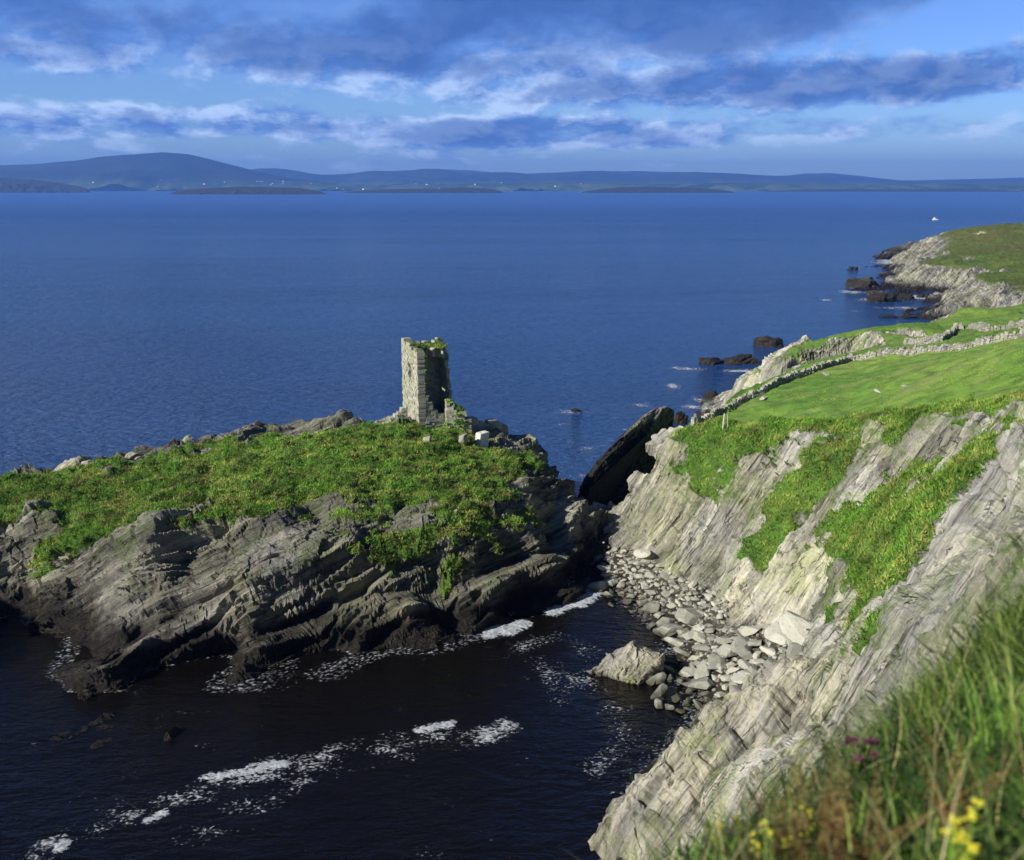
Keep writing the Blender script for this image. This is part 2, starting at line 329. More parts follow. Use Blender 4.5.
def sea_mat():
    m, t, b = mat('sea_water'); p = t.node('ShaderNodeNewGeometry').outputs['Position']
    x, y, z = t.sep(p)
    # sheltered cove in near-black brown, open bay in blue
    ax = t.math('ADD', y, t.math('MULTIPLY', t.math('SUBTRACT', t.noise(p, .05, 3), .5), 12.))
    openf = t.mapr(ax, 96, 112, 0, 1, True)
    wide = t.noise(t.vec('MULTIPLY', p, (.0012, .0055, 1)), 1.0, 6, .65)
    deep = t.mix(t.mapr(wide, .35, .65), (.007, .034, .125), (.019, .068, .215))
    deep = t.mix(t.mapr(y, 150, 3000, 0, 1, True), deep, (.036, .102, .33))  # base colour lightened with distance, haze brightening painted in
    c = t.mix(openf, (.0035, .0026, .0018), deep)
    t.put(b.inputs['Base Color'], c); b.inputs['IOR'].default_value = 1.33
    t.put(b.inputs['Roughness'], t.mapr(y, 60, 1500, .10, .32))
    q = t.vec('MULTIPLY', p, (.75, 1.35, 1)); w1 = t.noise(q, .42, 4, .55, .4); w2 = t.noise(q, 1.3, 4, .6, .3); w3 = t.noise(q, 3.6, 3, .6); w0 = t.noise(t.vec('MULTIPLY', p, (.3, .8, 1)), .09, 3, .5)
    h = t.math('ADD', t.math('MULTIPLY', w1, 1.25), t.math('ADD', t.math('MULTIPLY', w2, .42), t.math('ADD', t.math('MULTIPLY', w3, .14), t.math('MULTIPLY', w0, 2.2))))
    t.put(b.inputs['Normal'], t.bump(h, t.mapr(openf, 0, 1, .55, 1.0), t.mapr(openf, 0, 1, .4, 1.9)))
    return m
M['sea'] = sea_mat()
def hill_mat():
    m, t, b = mat('far_hill_heath'); p = t.node('ShaderNodeNewGeometry').outputs['Position']; z = t.sep(p)[2]
    c = t.mix(t.mapr(t.noise(p, .0012, 6, .6), .4, .62), (.02, .03, .025), (.045, .05, .035))
    low = t.mapr(z, 40, 150, 1, 0, True)
    v = t.voro(t.vec('MULTIPLY', p, (1, .5, 1)), .006, out='Color'); f = t.mix(t.sep(v)[0], (.03, .06, .025), (.11, .15, .07))
    t.put(b.inputs['Base Color'], t.mix(t.math('MULTIPLY', low, .8), c, f)); b.inputs['Roughness'].default_value = 1; b.inputs['Specular IOR Level'].default_value = 0; return m
M['hill'] = hill_mat()
m, t, b = mat('low_island_rock'); t.put(b.inputs['Base Color'], t.mix(t.noise(t.node('ShaderNodeNewGeometry').outputs['Position'], .02, 4), (.004, .006, .004), (.018, .020, .012))); b.inputs['Roughness'].default_value = 1; M['lowisle'] = m

# ---------------------------------------------------------------- terrain
def W(lst): return [tuple(at(a, b_, c)) for a, b_, c in lst]
isl_crest = [(-60,500,6.5),(0,482,8),(50,475,8.5),(100,464,9.3),(150,451,10.3),(190,441,11.5),(250,434,12),(330,428,12.6),(400,426,12.8),(470,428,11.8),(520,436,10),(550,460,7.8),(577,498,4.8)]
isl_pts = W(isl_crest) + W([(96,690,.3),(70,712,.1),(118,702,.0),(112,662,2.4),(82,682,1.4),(45,685,-.7),
 (-40,560,4.5),(-40,600,2),(-40,630,-.8),(0,505,7.6),(0,540,6),(0,575,3.5),(0,612,0.3),(60,600,2.6),(60,632,-.3),(60,530,7),
 (100,600,3.0),(110,560,6.2),(50,640,-.6),(120,500,8.8),(150,540,8.6),(140,600,4.6),(150,650,1.4),(170,665,0),
 (190,575,5.6),(200,620,3.2),(215,672,0),(230,525,9),(240,580,6.2),(250,630,2.6),(270,668,0),(200,480,10.5),(300,470,11.4),(300,520,9.2),
 (310,570,6.8),(330,620,2.6),(330,662,0),(360,540,8.4),(370,590,5),(390,652,0),(400,470,11.4),(420,437,12.2),(420,500,10),(430,550,7.2),(440,600,3.6),(445,640,0),
 (470,450,11.2),(480,500,9.2),(480,545,6.8),(500,590,3.4),(505,628,0),(520,470,9.4),(520,520,7),(545,505,6.4),(530,570,3.8),(555,600,.5),(570,540,3.4),(560,570,2.4),(590,530,2.6),(585,560,1.4),(600,580,-.2),(610,545,1.6)])
for (x, y, z) in W(isl_crest): isl_pts += [(x - .5, y + 5, z - 1.6), (x, y + 13, -2.5), (x, y + 24, -6)]
for (x, y, z) in W([(-40,660,-3),(10,690,-3),(110,740,-3.5),(60,745,-3.5),(150,715,-3),(215,705,-4),(330,690,-4),(440,672,-4),(520,655,-4),(580,615,-3)]): isl_pts.append((x, y, z))
isl_pts += [(14, 118, -3), (15.5, 110, -2), (-75, 100, 2), (-80, 88, -3), (-75, 112, 3), (-75, 126, -4)]
f_isl0 = rbf(isl_pts, 2.0)
f_isl = lambda x, y: f_isl0(x, y)
head_pts = W([
 # cove floor and waterline
 (606,560,1.0),(625,590,.3),(650,615,.1),(670,645,-.4),(640,665,-1),(690,690,.0),(670,730,-1.2),(625,790,-.8),(592,830,-.5),(570,860,-1.5),(560,700,-4),(540,800,-4.5),
 (640,572,1.6),(690,600,2.0),(715,630,2.2),(740,660,2.2),(790,650,3.6),(760,690,2.8),(700,665,1.0),(720,612,2.6),
 # cliff from the point round to the right
 (652,548,3.2),(643,527,3.4),(680,520,6),(660,480,8.6),(656,478,8.4),(668,448,11.8),(690,440,13.4),(715,520,7.2),(725,470,12.0),(740,440,14.8),
 (735,575,4.6),(760,540,8),(780,485,12.8),(800,442,15.6),(800,520,10.8),(760,590,4.8),(780,600,6),(830,580,11),(800,625,6.6),(830,618,9.6),
 (850,500,14.6),(850,440,17.2),(870,550,16.2),(900,480,17.4),(900,432,19.2),(940,462,20),(930,520,23),(890,600,20.5),(960,420,21.8),(985,448,23.6),(1024,405,24.2),
 (960,490,26),(1010,440,28.5),(1040,430,29),(1000,500,30.5),(950,560,28.5),(930,610,27.6),(960,640,29.4),(1010,590,32),(1024,520,31.6),(880,650,22.6),(850,690,20.5),(900,700,27),
 # long slab ridge in the cove, and the slope below
 (605,835,1.2),(640,790,2.6),(700,742,5.2),(760,702,7.8),(840,652,12.4),(660,800,1.6),(720,770,5),(680,845,6.5),(740,800,10.5),(790,750,15),
 # pasture
 (700,424,14.6),(760,398,16.2),(760,420,15.8),(860,400,18.6),(860,372,18.2),(940,400,21.4),(1024,372,24.4),(1024,330,23.5),(940,352,20.6),(850,356,16.8),(900,349,18.8),
 (800,372,15.6),(725,410,14.2)])
head_pts += [(45,165,12.4),(20,126,2),(16,121,-3),(28,140,2.5),(23,140,-3),(33,150,3),(27,152,-3),(34,162,-2),(39,168,2),(60,165,16),(85,150,22),(95,120,26),(75,60,31),(60,35,35),(50,90,27),(110,190,22),
 (55,203,3),(46,200,-2.5),(66,188,13.2),(82,190,14.8),(78,176,15.4),(100,175,18.5)]
head_pts += W([(728,402,13.6),(760,384,13.6),(792,368,13.0)])
head_pts += [(49,160,8),(55,167,6.5),(43,160,5),(60,171,6.5),(67,173,8),(71,163,14.4)]
head_pts += W([(712,402,-.5),(700,402,-3),(730,392,3),(748,380,7.5),(770,362,9.5),(790,347,12),(830,336,13.4),(870,334,14.2),(905,334,14.8),(950,313,16.8),(1024,320,19)])
head_pts += [(60,222,-3),(80,230,-3),(40,205,-3),(105,225,4),(125,240,6),(140,200,18),(120,262,1),(30,185,-3),(17,150,-2.5),(12,140,-4),(14,133,-3),(24,170,-3),(11,118,1),(9,124,-3),(14.5,112,6)]
# the bank the camera stands on, and its seaward drop (below the frame)
head_pts += W([(690,890,36.1),(750,850,36.5),(810,805,36.75),(860,800,36.7),(940,700,37.0),(1024,600,37.2),(1000,800,37.8),(880,860,37.2)])
head_pts += [(0,0,38.3),(3,0,38.5),(-1.5,2,37.6),(.8,3.6,37),(6,2,38.6),(9,6,38),(6.5,9.5,35.2),(4,8,34),(2,7,33),(3,12,30),(9,14,33.6),(14,12,36.8),(12,20,30.8),(6,20,26),(20,22,34.5),(30,30,33.6),(0,8,31),(-3,5,33),(-6,12,22),(0,20,15),(-10,25,6),(0,36,0),(-14,36,-3),(6,38,4),(-4,-6,38),(-12,-4,34),(-20,5,24),(-30,10,12),(-36,22,-3),(20,-10,41),(40,10,40),(-10,-20,38),(-30,-15,30),(60,-20,45),(8,30,15),(-60,-20,20),(-60,5,-3),(-60,26,-3),(-62,44,-3),(-76,30,22),(-82,52,26),(-80,66,24),(-68,56,8),(-74,74,10),(-70,84,-3),(-100,60,28),(-100,20,28)]  # last points: out-of-frame left arm, added to shade the promontory foot
f_head = rbf(head_pts, 1.6)
far_pts = W([(880,297,-.5),(900,292,.2),(930,291,.2),(955,298,.2),(905,272,5.5),(925,262,8.6),(945,268,8.4),(975,278,8.0),(1024,290,8.4),(925,243,12),(945,234,16),(905,268,2.5),(895,256,.5),(965,231,18.5),(1000,228,20.5),(1024,224,22),(1000,258,12.5),(1024,258,13),(940,318,.5),(975,300,5),(1000,312,5.5),(1024,322,4),(960,285,5.5)])
far_pts += W([(870,305,-3),(910,312,-3),(940,330,-3)])
far_pts += W([(885,283,.6),(893,276,2.6)])
far_pts += [(*at(a_, b0_, 0.)[:2], c_) for a_, b0_, c_ in [(885,254,-5),(875,250,-7),(900,245,-4),(893,263,-2),(912,240,-3),(880,281,-2),(874,270,-4),(884,258,-3),(893,247,-3),(903,240,-4),(915,236,-5),(760,258,-9),(800,254,-9),(840,250,-9),(860,262,-7),(860,275,-6),(868,244,-8),(800,240,-10),(760,240,-10),(840,232,-10),(880,232,-8),(930,228,-6),(870,225,-10),(820,300,-7),(820,270,-8),(850,330,-7)]]
far_pts += [(260,640,8),(340,600,12),(265,560,12),(290,600,8),(360,480,18),(230,700,-4),(320,760,-4),(190,640,-5),(200,300,-3),(260,330,6),(330,400,16)]
f_far = rbf(far_pts, 5)

def disp_rock(P, n, amp, seed, scale=1.0):
    n = np.array(n) / np.linalg.norm(n); x, y, z = P.T
    a = np.cross(n, (0, 0, 1)); a /= np.linalg.norm(a); b_ = np.cross(n, a)
    wx = fbm(x / 14, y / 14, z / 14, 2, seed) * 2.6 + fbm(x / 3, y / 3, z / 3, 2, seed + 6) * .18; wy = fbm(x / 7 + 9, y / 7, z / 7, 3, seed + 5) * 2.0
    s = P @ n + wx; u = P @ a + wy; v = P @ b_ + wx
    D = np.zeros(len(P))
    for L, A, st in ((6.5, 2.1, 2.4), (2.6, 1.15, 3.0), (1.15, .42, 4.5), (.55, .20, 6)):
        L *= scale; ph = s / L + .8 * pn(u / (L * st), v / (L * st), s / (L * 2), seed + int(L * 10))
        f = ph - np.floor(ph); saw = np.where(f < .82, f / .82, (1 - f) / .18) - .5
        m = .55 + .75 * pn(u / (L * 3) + 3, v / (L * 3), s / L, seed + 31 + int(L * 10))
        D += A * scale * saw * np.clip(m, .1, 1.2)
    for L, A in ((5.5, 1.25), (2.3, .6)):
        L *= scale; ph = s / L + .5 * pn(u / (L * 4), v / (L * 4), s / (L * 3), seed + 201 + int(L)); f = np.abs(ph - np.floor(ph) - .5)
        D -= A * scale * (1 - smooth(.03, .13, f)) * smooth(.05, .35, pn(u / (L * 2.5), v / (L * 1.6), s / (L * 1.5), seed + 230 + int(L)))
    D += .42 * scale * cell(s / (1.1 * scale) + .6 * pn(u / 2, v / 2, s / 2, seed + 1), u / (2.3 * scale) + .5 * pn(s / 1.5, v / 2, u / 3, seed + 2), v / (2.6 * scale), seed + 3) * .5
    D += .22 * cell(s / .5 + wx, u / .9 + .4 * pn(s, v, u, seed + 8), v / 1.1, seed + 4) * .5
    D += 1.0 * scale * fbm(x / 7, y / 7, z / 7, 5, seed + 50, .5) + .18 * fbm(x / .9, y / .9, z / .9, 3, seed + 60)
    return D * amp
def terrain(name, th, rr, f, n, material, grassf, seed, amp=1.0, dscale=1.0, fieldf=None, beachf=None, big=0., gamp=1., grooves=None, floor=-2.2, edge_taper=None):
    T, Rr = np.meshgrid(np.radians(th), rr); X = (Rr * np.sin(T)).ravel(); Y = (Rr * np.cos(T)).ravel(); Z = f(X, Y)
    nr, nc = len(rr), len(th); e = .6 * (1 if rr[0] < 300 else 3)
    gx = (f(X + e, Y) - f(X - e, Y)) / (2 * e); gy = (f(X, Y + e) - f(X, Y - e)) / (2 * e)
    N = np.stack([-gx, -gy, np.ones_like(gx)], -1); slope = np.hypot(gx, gy); N /= np.linalg.norm(N, axis=1)[:, None]
    P = np.stack([X, Y, Z], -1)
    BIG = big * (1.3 * fbm(X / 8, Y / 10, Z / 9, 3, seed + 300) + .9 * (np.abs(pn(X / 5, Y / 8, Z / 7, seed + 301)) - .3)) if big else 0.
    G = np.clip(grassf(X, Y, Z, slope), 0, 1); FLD = np.clip(fieldf(X, Y), 0, 1) if fieldf is not None else np.zeros_like(G)
    D = disp_rock(P, n, amp, seed, dscale)
    for ln, wd, dp in (grooves or []): D = D - 1.35 * dp * np.exp(-(polydist(X, Y, ln) / (wd * 1.7)) ** 2) * (.6 + .6 * fbm(X / 2, Y / 2, Z / 2, 3, 88))
    BE = np.clip(beachf(X, Y), 0, 1) if beachf is not None else np.zeros_like(G); D = D * (1 - .85 * BE)
    soft = (.75 * fbm(X / 3.2, Y / 3.2, Z / 3.2, 4, seed + 90) + .55 * np.abs(pn(X / 1.3, Y / 1.3, Z / 1.2, seed + 95)) + .45 * np.abs(pn(X / .6, Y / .6, Z / .6, seed + 96)) * np.clip(slope * 1.5, .2, 1)) * (1 if dscale < 2 else 1.6)
    soft = soft * (1 - FLD) + FLD * (.45 * fbm(X / 7, Y / 7, Z / 7, 3, seed + 77) + .13 * fbm(X / 1.6, Y / 2.4, Z, 3, seed + 78))
    near = smooth(3, 16, np.hypot(X, Y)) if rr[0] < 20 else 1.0
    g = smooth(.3, .7, G); d = ((1 - g) * (D + BIG * (1 - .8 * BE)) + g * soft * gamp + g * BIG * .35) * near
    P = P + N * d[:, None]
    F = gridfaces(nr, nc); keep = P[F][:, :, 2].max(1) > floor; F = F[keep]
    V, F, A = compact(P, F, {'grass': G, 'field': FLD, 'beach': BE}); sm = A['grass'][F].mean(1) > .6
    F = F[:, ::-1]
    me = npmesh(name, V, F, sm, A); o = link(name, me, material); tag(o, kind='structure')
    return o, V, F, A

# polygons of turf, given where the photo shows them and dropped on to the terrain
def drop(f, poly, r0, r1): return [hit(f, a, b_, r0, r1)[:2] for a, b_ in poly]
g_isl = [drop(f_isl, [(-60,488),(0,480),(100,470),(190,452),(300,440),(400,430),(470,440),(508,452),(528,462),(515,486),(480,508),(450,516),(400,508),(330,505),(270,520),(215,515),(140,520),(100,545),(30,562),(55,540),(80,520),(40,522),(0,530),(-60,540)], 70, 125),
         drop(f_isl, [(360,540),(440,522),(500,512),(530,520),(500,535),(440,548),(390,552)], 70, 125)]
isl_crest_w = [tuple(at(a, b_, c))[:2] for a, b_, c in isl_crest]
def grass_isl(X, Y, Z, slope):
    s = np.maximum.reduce([sdpoly(X, Y, p) for p in g_isl]); n = fbm(X / 4.5, Y / 3.5, Z / 3, 5, 5, .6) * 5.0
    behind = (polydist(X, Y, isl_crest_w) < 6) & (Y > 108)
    g = .5 + (s + n * .8 + .4 + np.where(behind, 1.2, 0)) * .55
    sb = -.47 * X + .36 * Y + .8 * Z; g -= 1.3 * smooth(.18, .42, pn(sb / 1.7, (X + Y) / 11, Z * 0, 91) + .35 * fbm(X / 2, Y / 2, Z, 3, 92))
    g -= .9 * smooth(.16, .42, fbm(X / 3.4, Y / 1.8, Z / 2, 4, 42)) * smooth(13, 9.5, Z * 0 + Y * 0 + 10)
    g += .8 * smooth(.10, .35, fbm(X / 3.4, Y / 2, Z / 2, 4, 44)) * smooth(4.2, 6.5, Z)
    return g
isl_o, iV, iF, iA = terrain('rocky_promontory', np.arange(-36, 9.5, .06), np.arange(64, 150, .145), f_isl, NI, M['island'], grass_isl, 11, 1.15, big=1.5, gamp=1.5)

g_head = [drop(f_head, q, 3, 170) for q in [
  [(668,430),(690,424),(850,356),(1024,330),(1100,380),(1024,404),(960,416),(900,436),(850,432),(800,432),(760,440),(745,470),(705,490),(690,470),(675,445)],
  [(815,445),(870,440),(850,470),(800,520),(760,565),(742,560),(770,500)],
  [(1000,430),(940,480),(900,520),(860,548),(880,590),(900,600),(915,560),(960,500),(1010,440)],
  [(905,470),(930,455),(905,530),(830,560),(815,540),(870,500)]]]
road = drop(f_head, [(668,430),(690,424),(760,392),(850,356),(900,349),(1024,330)], 60, 200)
fieldpoly = [hit(f_head, a, b_, 60, 190)[:2] for a, b_ in [(700,424),(760,394),(850,360),(900,353),(1024,336)]] + [(150,150),(150,70),(75,70)] + [hit(f_head, a, b_, 60, 190)[:2] for a, b_ in [(1024,398),(940,408),(860,418),(790,420),(740,424)]]
def grass_head(X, Y, Z, slope):
    s = np.maximum.reduce([sdpoly(X, Y, p) for p in g_head]); n = fbm(X / 3.5, Y / 4, Z / 3, 5, 8, .6) * 3.6
    g = .5 + (s + n) * .5
    beyond = smooth(116, 124, Y) * smooth(9.0, 11.5, Z + 1.5 * fbm(X / 8, Y / 8, Z / 8, 3, 3)) * (1 - smooth(.32, .6, slope))
    right = smooth(0, 6, X - (.512 * Y + 8)) * smooth(30, 60, Y) * (1 - smooth(.6, .9, slope))
    bank = smooth(34.4, 35.6, Z) * (np.hypot(X, Y) < 22)
    back = (Y < 2) * smooth(28, 34, Z)
    g = g + .95 * smooth(.04, .26, fbm(X / 2.4, Y / 3.2, Z / 3.2, 5, 61, .65)) * smooth(6, 10, Z) * (X > 12)
    g = np.maximum.reduce([g, beyond, right, bank * 1., back * 1.])
    g -= .55 * smooth(.28, .5, fbm(X / 2, Y / 2, Z / 2, 3, 52)) * (1 - smooth(0, 3, sdpoly(X, Y, fieldpoly)))
    return g
def field_head(X, Y): return smooth(-.5, 1.5, sdpoly(X, Y, fieldpoly) + fbm(X / 3, Y / 3, X * 0, 3, 9)) + smooth(118, 126, Y) * .6
beachpoly = drop(f_head, [(600,548),(640,558),(690,590),(728,604),(722,625),(745,628),(800,618),(812,650),(752,700),(720,735),(650,740),(640,660),(600,620)], 60, 110)
def beach_head(X, Y): return smooth(-.8, .8, sdpoly(X, Y, beachpoly) + .8 * pn(X / 2, Y / 2, X * 0, 6))
th = np.concatenate([np.arange(-178, -8, 3.), np.arange(-8, 2, .35), np.arange(2, 33, .06), np.arange(33, 60, .6), np.arange(60, 179, 4.)])
r1 = list(1.2 * 1.013 ** np.arange(0, 281)); r1 = [q for q in r1 if q < 42]; rr = r1 + list(np.arange(42, 116, .14)) + list(116 * 1.0035 ** np.arange(0, 250))
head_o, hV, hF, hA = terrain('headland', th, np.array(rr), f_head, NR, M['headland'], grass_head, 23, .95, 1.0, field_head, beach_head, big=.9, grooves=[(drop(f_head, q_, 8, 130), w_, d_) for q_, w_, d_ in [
  ([(768,566),(790,534),(812,500),(820,478)], .55, 3.0), ([(842,604),(868,566),(898,520),(930,490)], .6, 2.4), ([(872,680),(905,632),(938,578),(968,540)], .35, 1.8),
  ([(700,600),(716,560),(742,508),(760,484)], .5, 1.9), ([(655,560),(680,520),(700,488)], .5, 1.8), ([(780,722),(805,705),(835,690)], .8, 2.2), ([(800,640),(826,600),(850,566)], .5, 2.0), ([(880,640),(915,590),(960,520),(1000,470)], .3, 1.2), ([(905,470),(930,448),(960,436)], .4, 1.5)]])

def grass_far(X, Y, Z, slope): return smooth(7.2, 8.8, Z + 1.6 * fbm(X / 18, Y / 18, Z / 10, 3, 4)) * (1 - smooth(.25, .6, slope)) - .8 * smooth(.25, .45, fbm(X / 16, Y / 30, Z / 10, 3, 14))
far_o, fV, fF, fA = terrain('far_headland', np.arange(13, 44, .065), 300 * 1.0024 ** np.arange(0, 400), f_far, NR, M['far'], grass_far, 37, 1.0, 2.2)

# sea
def ringmesh(rs, nth=96):
    V = [(0, 0, 0)]; F = []
    for r in rs:
        for k in range(nth): a = 2 * math.pi * k / nth; V.append((r * math.cos(a), r * math.sin(a), 0))
    return V, nth
me = bpy.data.meshes.new('sea'); g = 30000.
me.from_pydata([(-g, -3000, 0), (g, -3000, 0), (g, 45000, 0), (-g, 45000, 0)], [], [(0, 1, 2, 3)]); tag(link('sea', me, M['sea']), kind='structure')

# ---------------------------------------------------------------- far hills and low islands
def ridge(name, D, prof, depth, rough, seed, mtl, label=None, nth=500, nr=60, base=-8):
    pxs = np.array([p[0] for p in prof], float); hs = (187 - np.array([p[1] for p in prof], float)) / FPX * D / math.cos(PITCH) * 1.0 + CAMZ
    px = np.linspace(pxs[0], pxs[-1], nth); u = (px - 512) / FPX; h = np.interp(px, pxs, hs); k = np.ones(9) / 9; h = np.convolve(np.pad(h, 4, 'edge'), k, 'valid')
    edge = np.minimum(1, np.minimum(px - pxs[0], pxs[-1] - px) / 6 + .0)
    t = np.linspace(-1, 1.2, nr)[:, None]; shp = np.where(t < 0, 1 - np.abs(t) ** 1.25, 1 - (t / 1.2) ** 2)
    dep = depth * np.ones_like(h); Yd = D + t * dep[None]; X = u[None] * Yd / cp * (1 - 0) ; X = u[None] * (Yd * cp)
    n1 = fbm(X / (depth * .35), Yd / (depth * .35), X * 0 + seed, 5, seed)
    Z = (h[None] - base) * np.clip(shp + rough * n1 * (1 - shp) * 1.6, 0, 2) * np.clip(edge, .0, 1)[None] + base + rough * .12 * h[None] * n1
    V = np.stack([X, Yd + 0 * X, Z], -1).reshape(-1, 3); F = gridfaces(nr, nth)
    o = link(name, npmesh(name, V, F, np.ones(len(F), bool)), mtl); tag(o, kind='structure')
    return (X, Yd + 0 * X, Z)
HM = ridge('hill', 12500, [(-260,176),(-120,170),(-40,167),(0,167),(40,166),(80,163),(105,159),(130,157),(165,155.5),(190,157),(210,161),(230,166),(255,172),(285,178),(330,183),(370,187)], 2400, .28, 3, M['hill'])
ridge('hills', 15500, [(180,180),(235,173),(262,170),(290,171),(320,176),(350,175),(372,172),(400,173),(430,170),(470,175),(505,173),(540,176),(575,173),(610,174),(650,177),(690,173),(720,174),(760,176),(800,178),(830,176),(880,180),(930,183),(960,181),(1000,183),(1060,182),(1200,180),(1400,178)], 1800, .5, 8, M['hill'])
ridge('hills', 19000, [(340,176),(400,172),(430,170),(470,172),(520,175),(600,172),(660,173),(700,174),(780,177),(800,175),(830,174),(860,177),(900,181),(960,180),(1040,178),(1250,176)], 1500, .5, 12, M['hill'])
ridge('low_coast', 10800, [(-300,181),(-100,180),(60,182),(130,184),(200,183.5),(300,184),(370,185),(450,184),(560,183),(660,184.5),(760,183),(850,185),(930,184),(1024,185),(1300,184)], 700, .6, 21, M['hill'], nth=900)
ridge('low_coast', 7800, [(-300,176),(-60,177.5),(0,178.5),(30,180),(55,182.5),(78,186),(92,190)], 260, .5, 25, M['lowisle'])
ridge('low_island', 5900, [(165,194),(178,190.5),(200,188.4),(240,186.6),(262,187),(300,188),(318,190.4),(330,194)], 130, .4, 31, M['lowisle'], nth=160, base=-5)
ridge('low_island', 7200, [(335,193),(360,190.2),(390,188.8),(430,188.7),(460,187.4),(490,188.4),(507,192.5)], 130, .4, 33, M['lowisle'], nth=160, base=-5)
ridge('low_island', 7400, [(578,192),(600,189.0),(620,187.2),(650,186.7),(690,187.6),(720,189.4),(738,192)], 130, .4, 35, M['lowisle'], nth=160, base=-5)
ridge('low_island', 9000, [(760,191),(800,189.4),(850,188.6),(900,189),(960,188.4),(1010,190),(1024,190.5)], 130, .4, 36, M['lowisle'], nth=160, base=-5)

# ---------------------------------------------------------------- ray casting on the finished terrain
bvh = BVHTree.FromPolygons(np.concatenate([iV, hV]).tolist(), np.concatenate([iF, hF + len(iV)]).tolist())
def cast(px, py):
    d = ray(px, py); d = Vector(d).normalized(); h = bvh.ray_cast(Vector((0, 0, CAMZ)) + d * 1.0, d, 1000); return h[0], h[1]
def down(x, y):
    h = bvh.ray_cast(Vector((x, y, 90)), Vector((0, 0, -1)), 200); return h[0].z if h[0] else -1.

# ---------------------------------------------------------------- rocks
def rock_mesh(name, sub, size, seed, n=NR, amp=.22, cut=None, angular=.5):
    bm = bmesh.new(); bmesh.ops.create_icosphere(bm, subdivisions=sub, radius=1)
    me = bpy.data.meshes.new(name); bm.to_mesh(me); bm.free()
    V = np.empty(len(me.vertices) * 3); me.vertices.foreach_get('co', V); V = V.reshape(-1, 3)
    rng = np.random.default_rng(seed)
    for _ in range(int(9 + 8 * angular)):      # chop planes: faceted rock
        d = rng.normal(size=3); d /= np.linalg.norm(d); k = rng.uniform(.52 - .12 * (angular >= 1), .85); s = V @ d; V = V - np.outer(np.maximum(0, s - k), d)
    V = V * np.array(size); sz_ = max(size)
    nn = V / (np.linalg.norm(V, axis=1)[:, None] + 1e-6); P = V + seed * 13.7
    D = disp_rock(P * (4.0 / sz_), n, 1.0, seed) * sz_ / 4.0 * amp
    V = V + nn * D[:, None]
    me.vertices.foreach_set('co', V.ravel()); me.update(); return me
def sea_rock(px, py, w, h, label, seed, dz=0., depth=1.0, tilt=0., zbase=0., mtl='searock', sub=5, amp=.55, group=None):
    c = at(px, py, zbase); k = math.hypot(*c[:2]) / FPX * 1.03
    o = link('sea_rock', rock_mesh('sea_rock', sub, (w * k * .55, w * k * .4 * depth, h * k * .95), seed, NR, amp), M[mtl])
    o.location = (c[0], c[1] + w * k * .2 * depth, zbase + dz); o.rotation_euler = (0, tilt, random.uniform(-.3, .3)); tag(o, label, 'rock', group); return o
sea_rock(768, 347, 30, 12, 'jagged dark rock in the sea just off the grey cliff, beyond the long low reef', 1)
sea_rock(742, 364, 46, 9, 'long low black reef in the sea in front of the jagged rock', 2, depth=.7)
sea_rock(713, 364, 24, 8, 'small black reef at the seaward end of the long low reef', 3)
sea_rock(862, 288, 36, 15, 'rounded dark islet in the blue bay before the far headland', 4, depth=1.2)
sea_rock(882, 302, 30, 10, 'low black rock in the bay, nearer than the rounded islet', 5)
sea_rock(853, 270, 10, 5, 'tiny rock in open water left of the far headland point', 6)
sea_rock(912, 254, 50, 11, 'long dark reef running out beyond the far headland', 7, depth=.6)
sea_rock(888, 259, 30, 6, 'thin outer reef tip with white surf off the far headland', 8, depth=.6)
sea_rock(906, 300, 16, 6, 'small wet rock at the foot of the far grey cliff', 9)
sea_rock(926, 298, 14, 5, 'little dark boulder in the surf below the far cliff middle', 10)
sea_rock(900, 318, 34, 2.4, 'flat skerry barely above water in the far cove', 12, depth=.6)
sea_rock(577, 412, 12, 4, 'small rock awash in white foam in open water right of the ruin', 13)
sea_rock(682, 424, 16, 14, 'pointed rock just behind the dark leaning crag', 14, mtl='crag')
sea_rock(714, 402, 20, 12, 'dark boulder at the water edge under the second cliff', 15)

# leaning slab in the cove
def slab(name, corners, thick, material, label, seed, amp=.3, nseg=70):
    A, B, Cc, Dd = [np.array(c, float) for c in corners]; n = np.cross(B - A, Dd - A); n /= np.linalg.norm(n)
    u, v = np.meshgrid(np.linspace(0, 1, nseg), np.linspace(0, 1, nseg)); U, Vv = u.ravel(), v.ravel()
    P = (A[None] * ((1-U)*(1-Vv))[:, None] + B[None] * (U*(1-Vv))[:, None] + Cc[None] * (U*Vv)[:, None] + Dd[None] * ((1-U)*Vv)[:, None])
    D = disp_rock(P, NR, amp, seed); e = np.minimum(np.minimum(U, 1-U), np.minimum(Vv, 1-Vv)); prof = (1 - np.clip(1 - e * 7, 0, 1) ** 2)
    jit = np.stack([fbm(P[:,0]*.7, P[:,1]*.7, P[:,2]*.7, 4, seed + q) for q in range(3)], -1) * .9
    top = P + n * (D + thick / 2 * prof)[:, None] + jit; bot = P - n * (thick / 2 * prof - D)[:, None] + jit
    F = gridfaces(nseg, nseg); N_ = nseg * nseg
    border = [i for i in range(nseg)] + [i * nseg + nseg - 1 for i in range(1, nseg)] + [nseg * nseg - 1 - i for i in range(1, nseg)] + [(nseg - 1 - i) * nseg for i in range(1, nseg - 1)]
    q = np.array([[border[i], border[i] + N_, border[(i + 1) % len(border)] + N_, border[(i + 1) % len(border)]] for i in range(len(border))])
    me = npmesh(name, np.concatenate([top, bot]), np.concatenate([F, F[:, ::-1] + N_, q])); o = link(name, me, M[material]); tag(o, label, 'rock'); return o
a = at(585, 672, .1); b_ = at(640, 640, 2.6); c = at(668, 655, 2.0); d = at(640, 690, -.6)
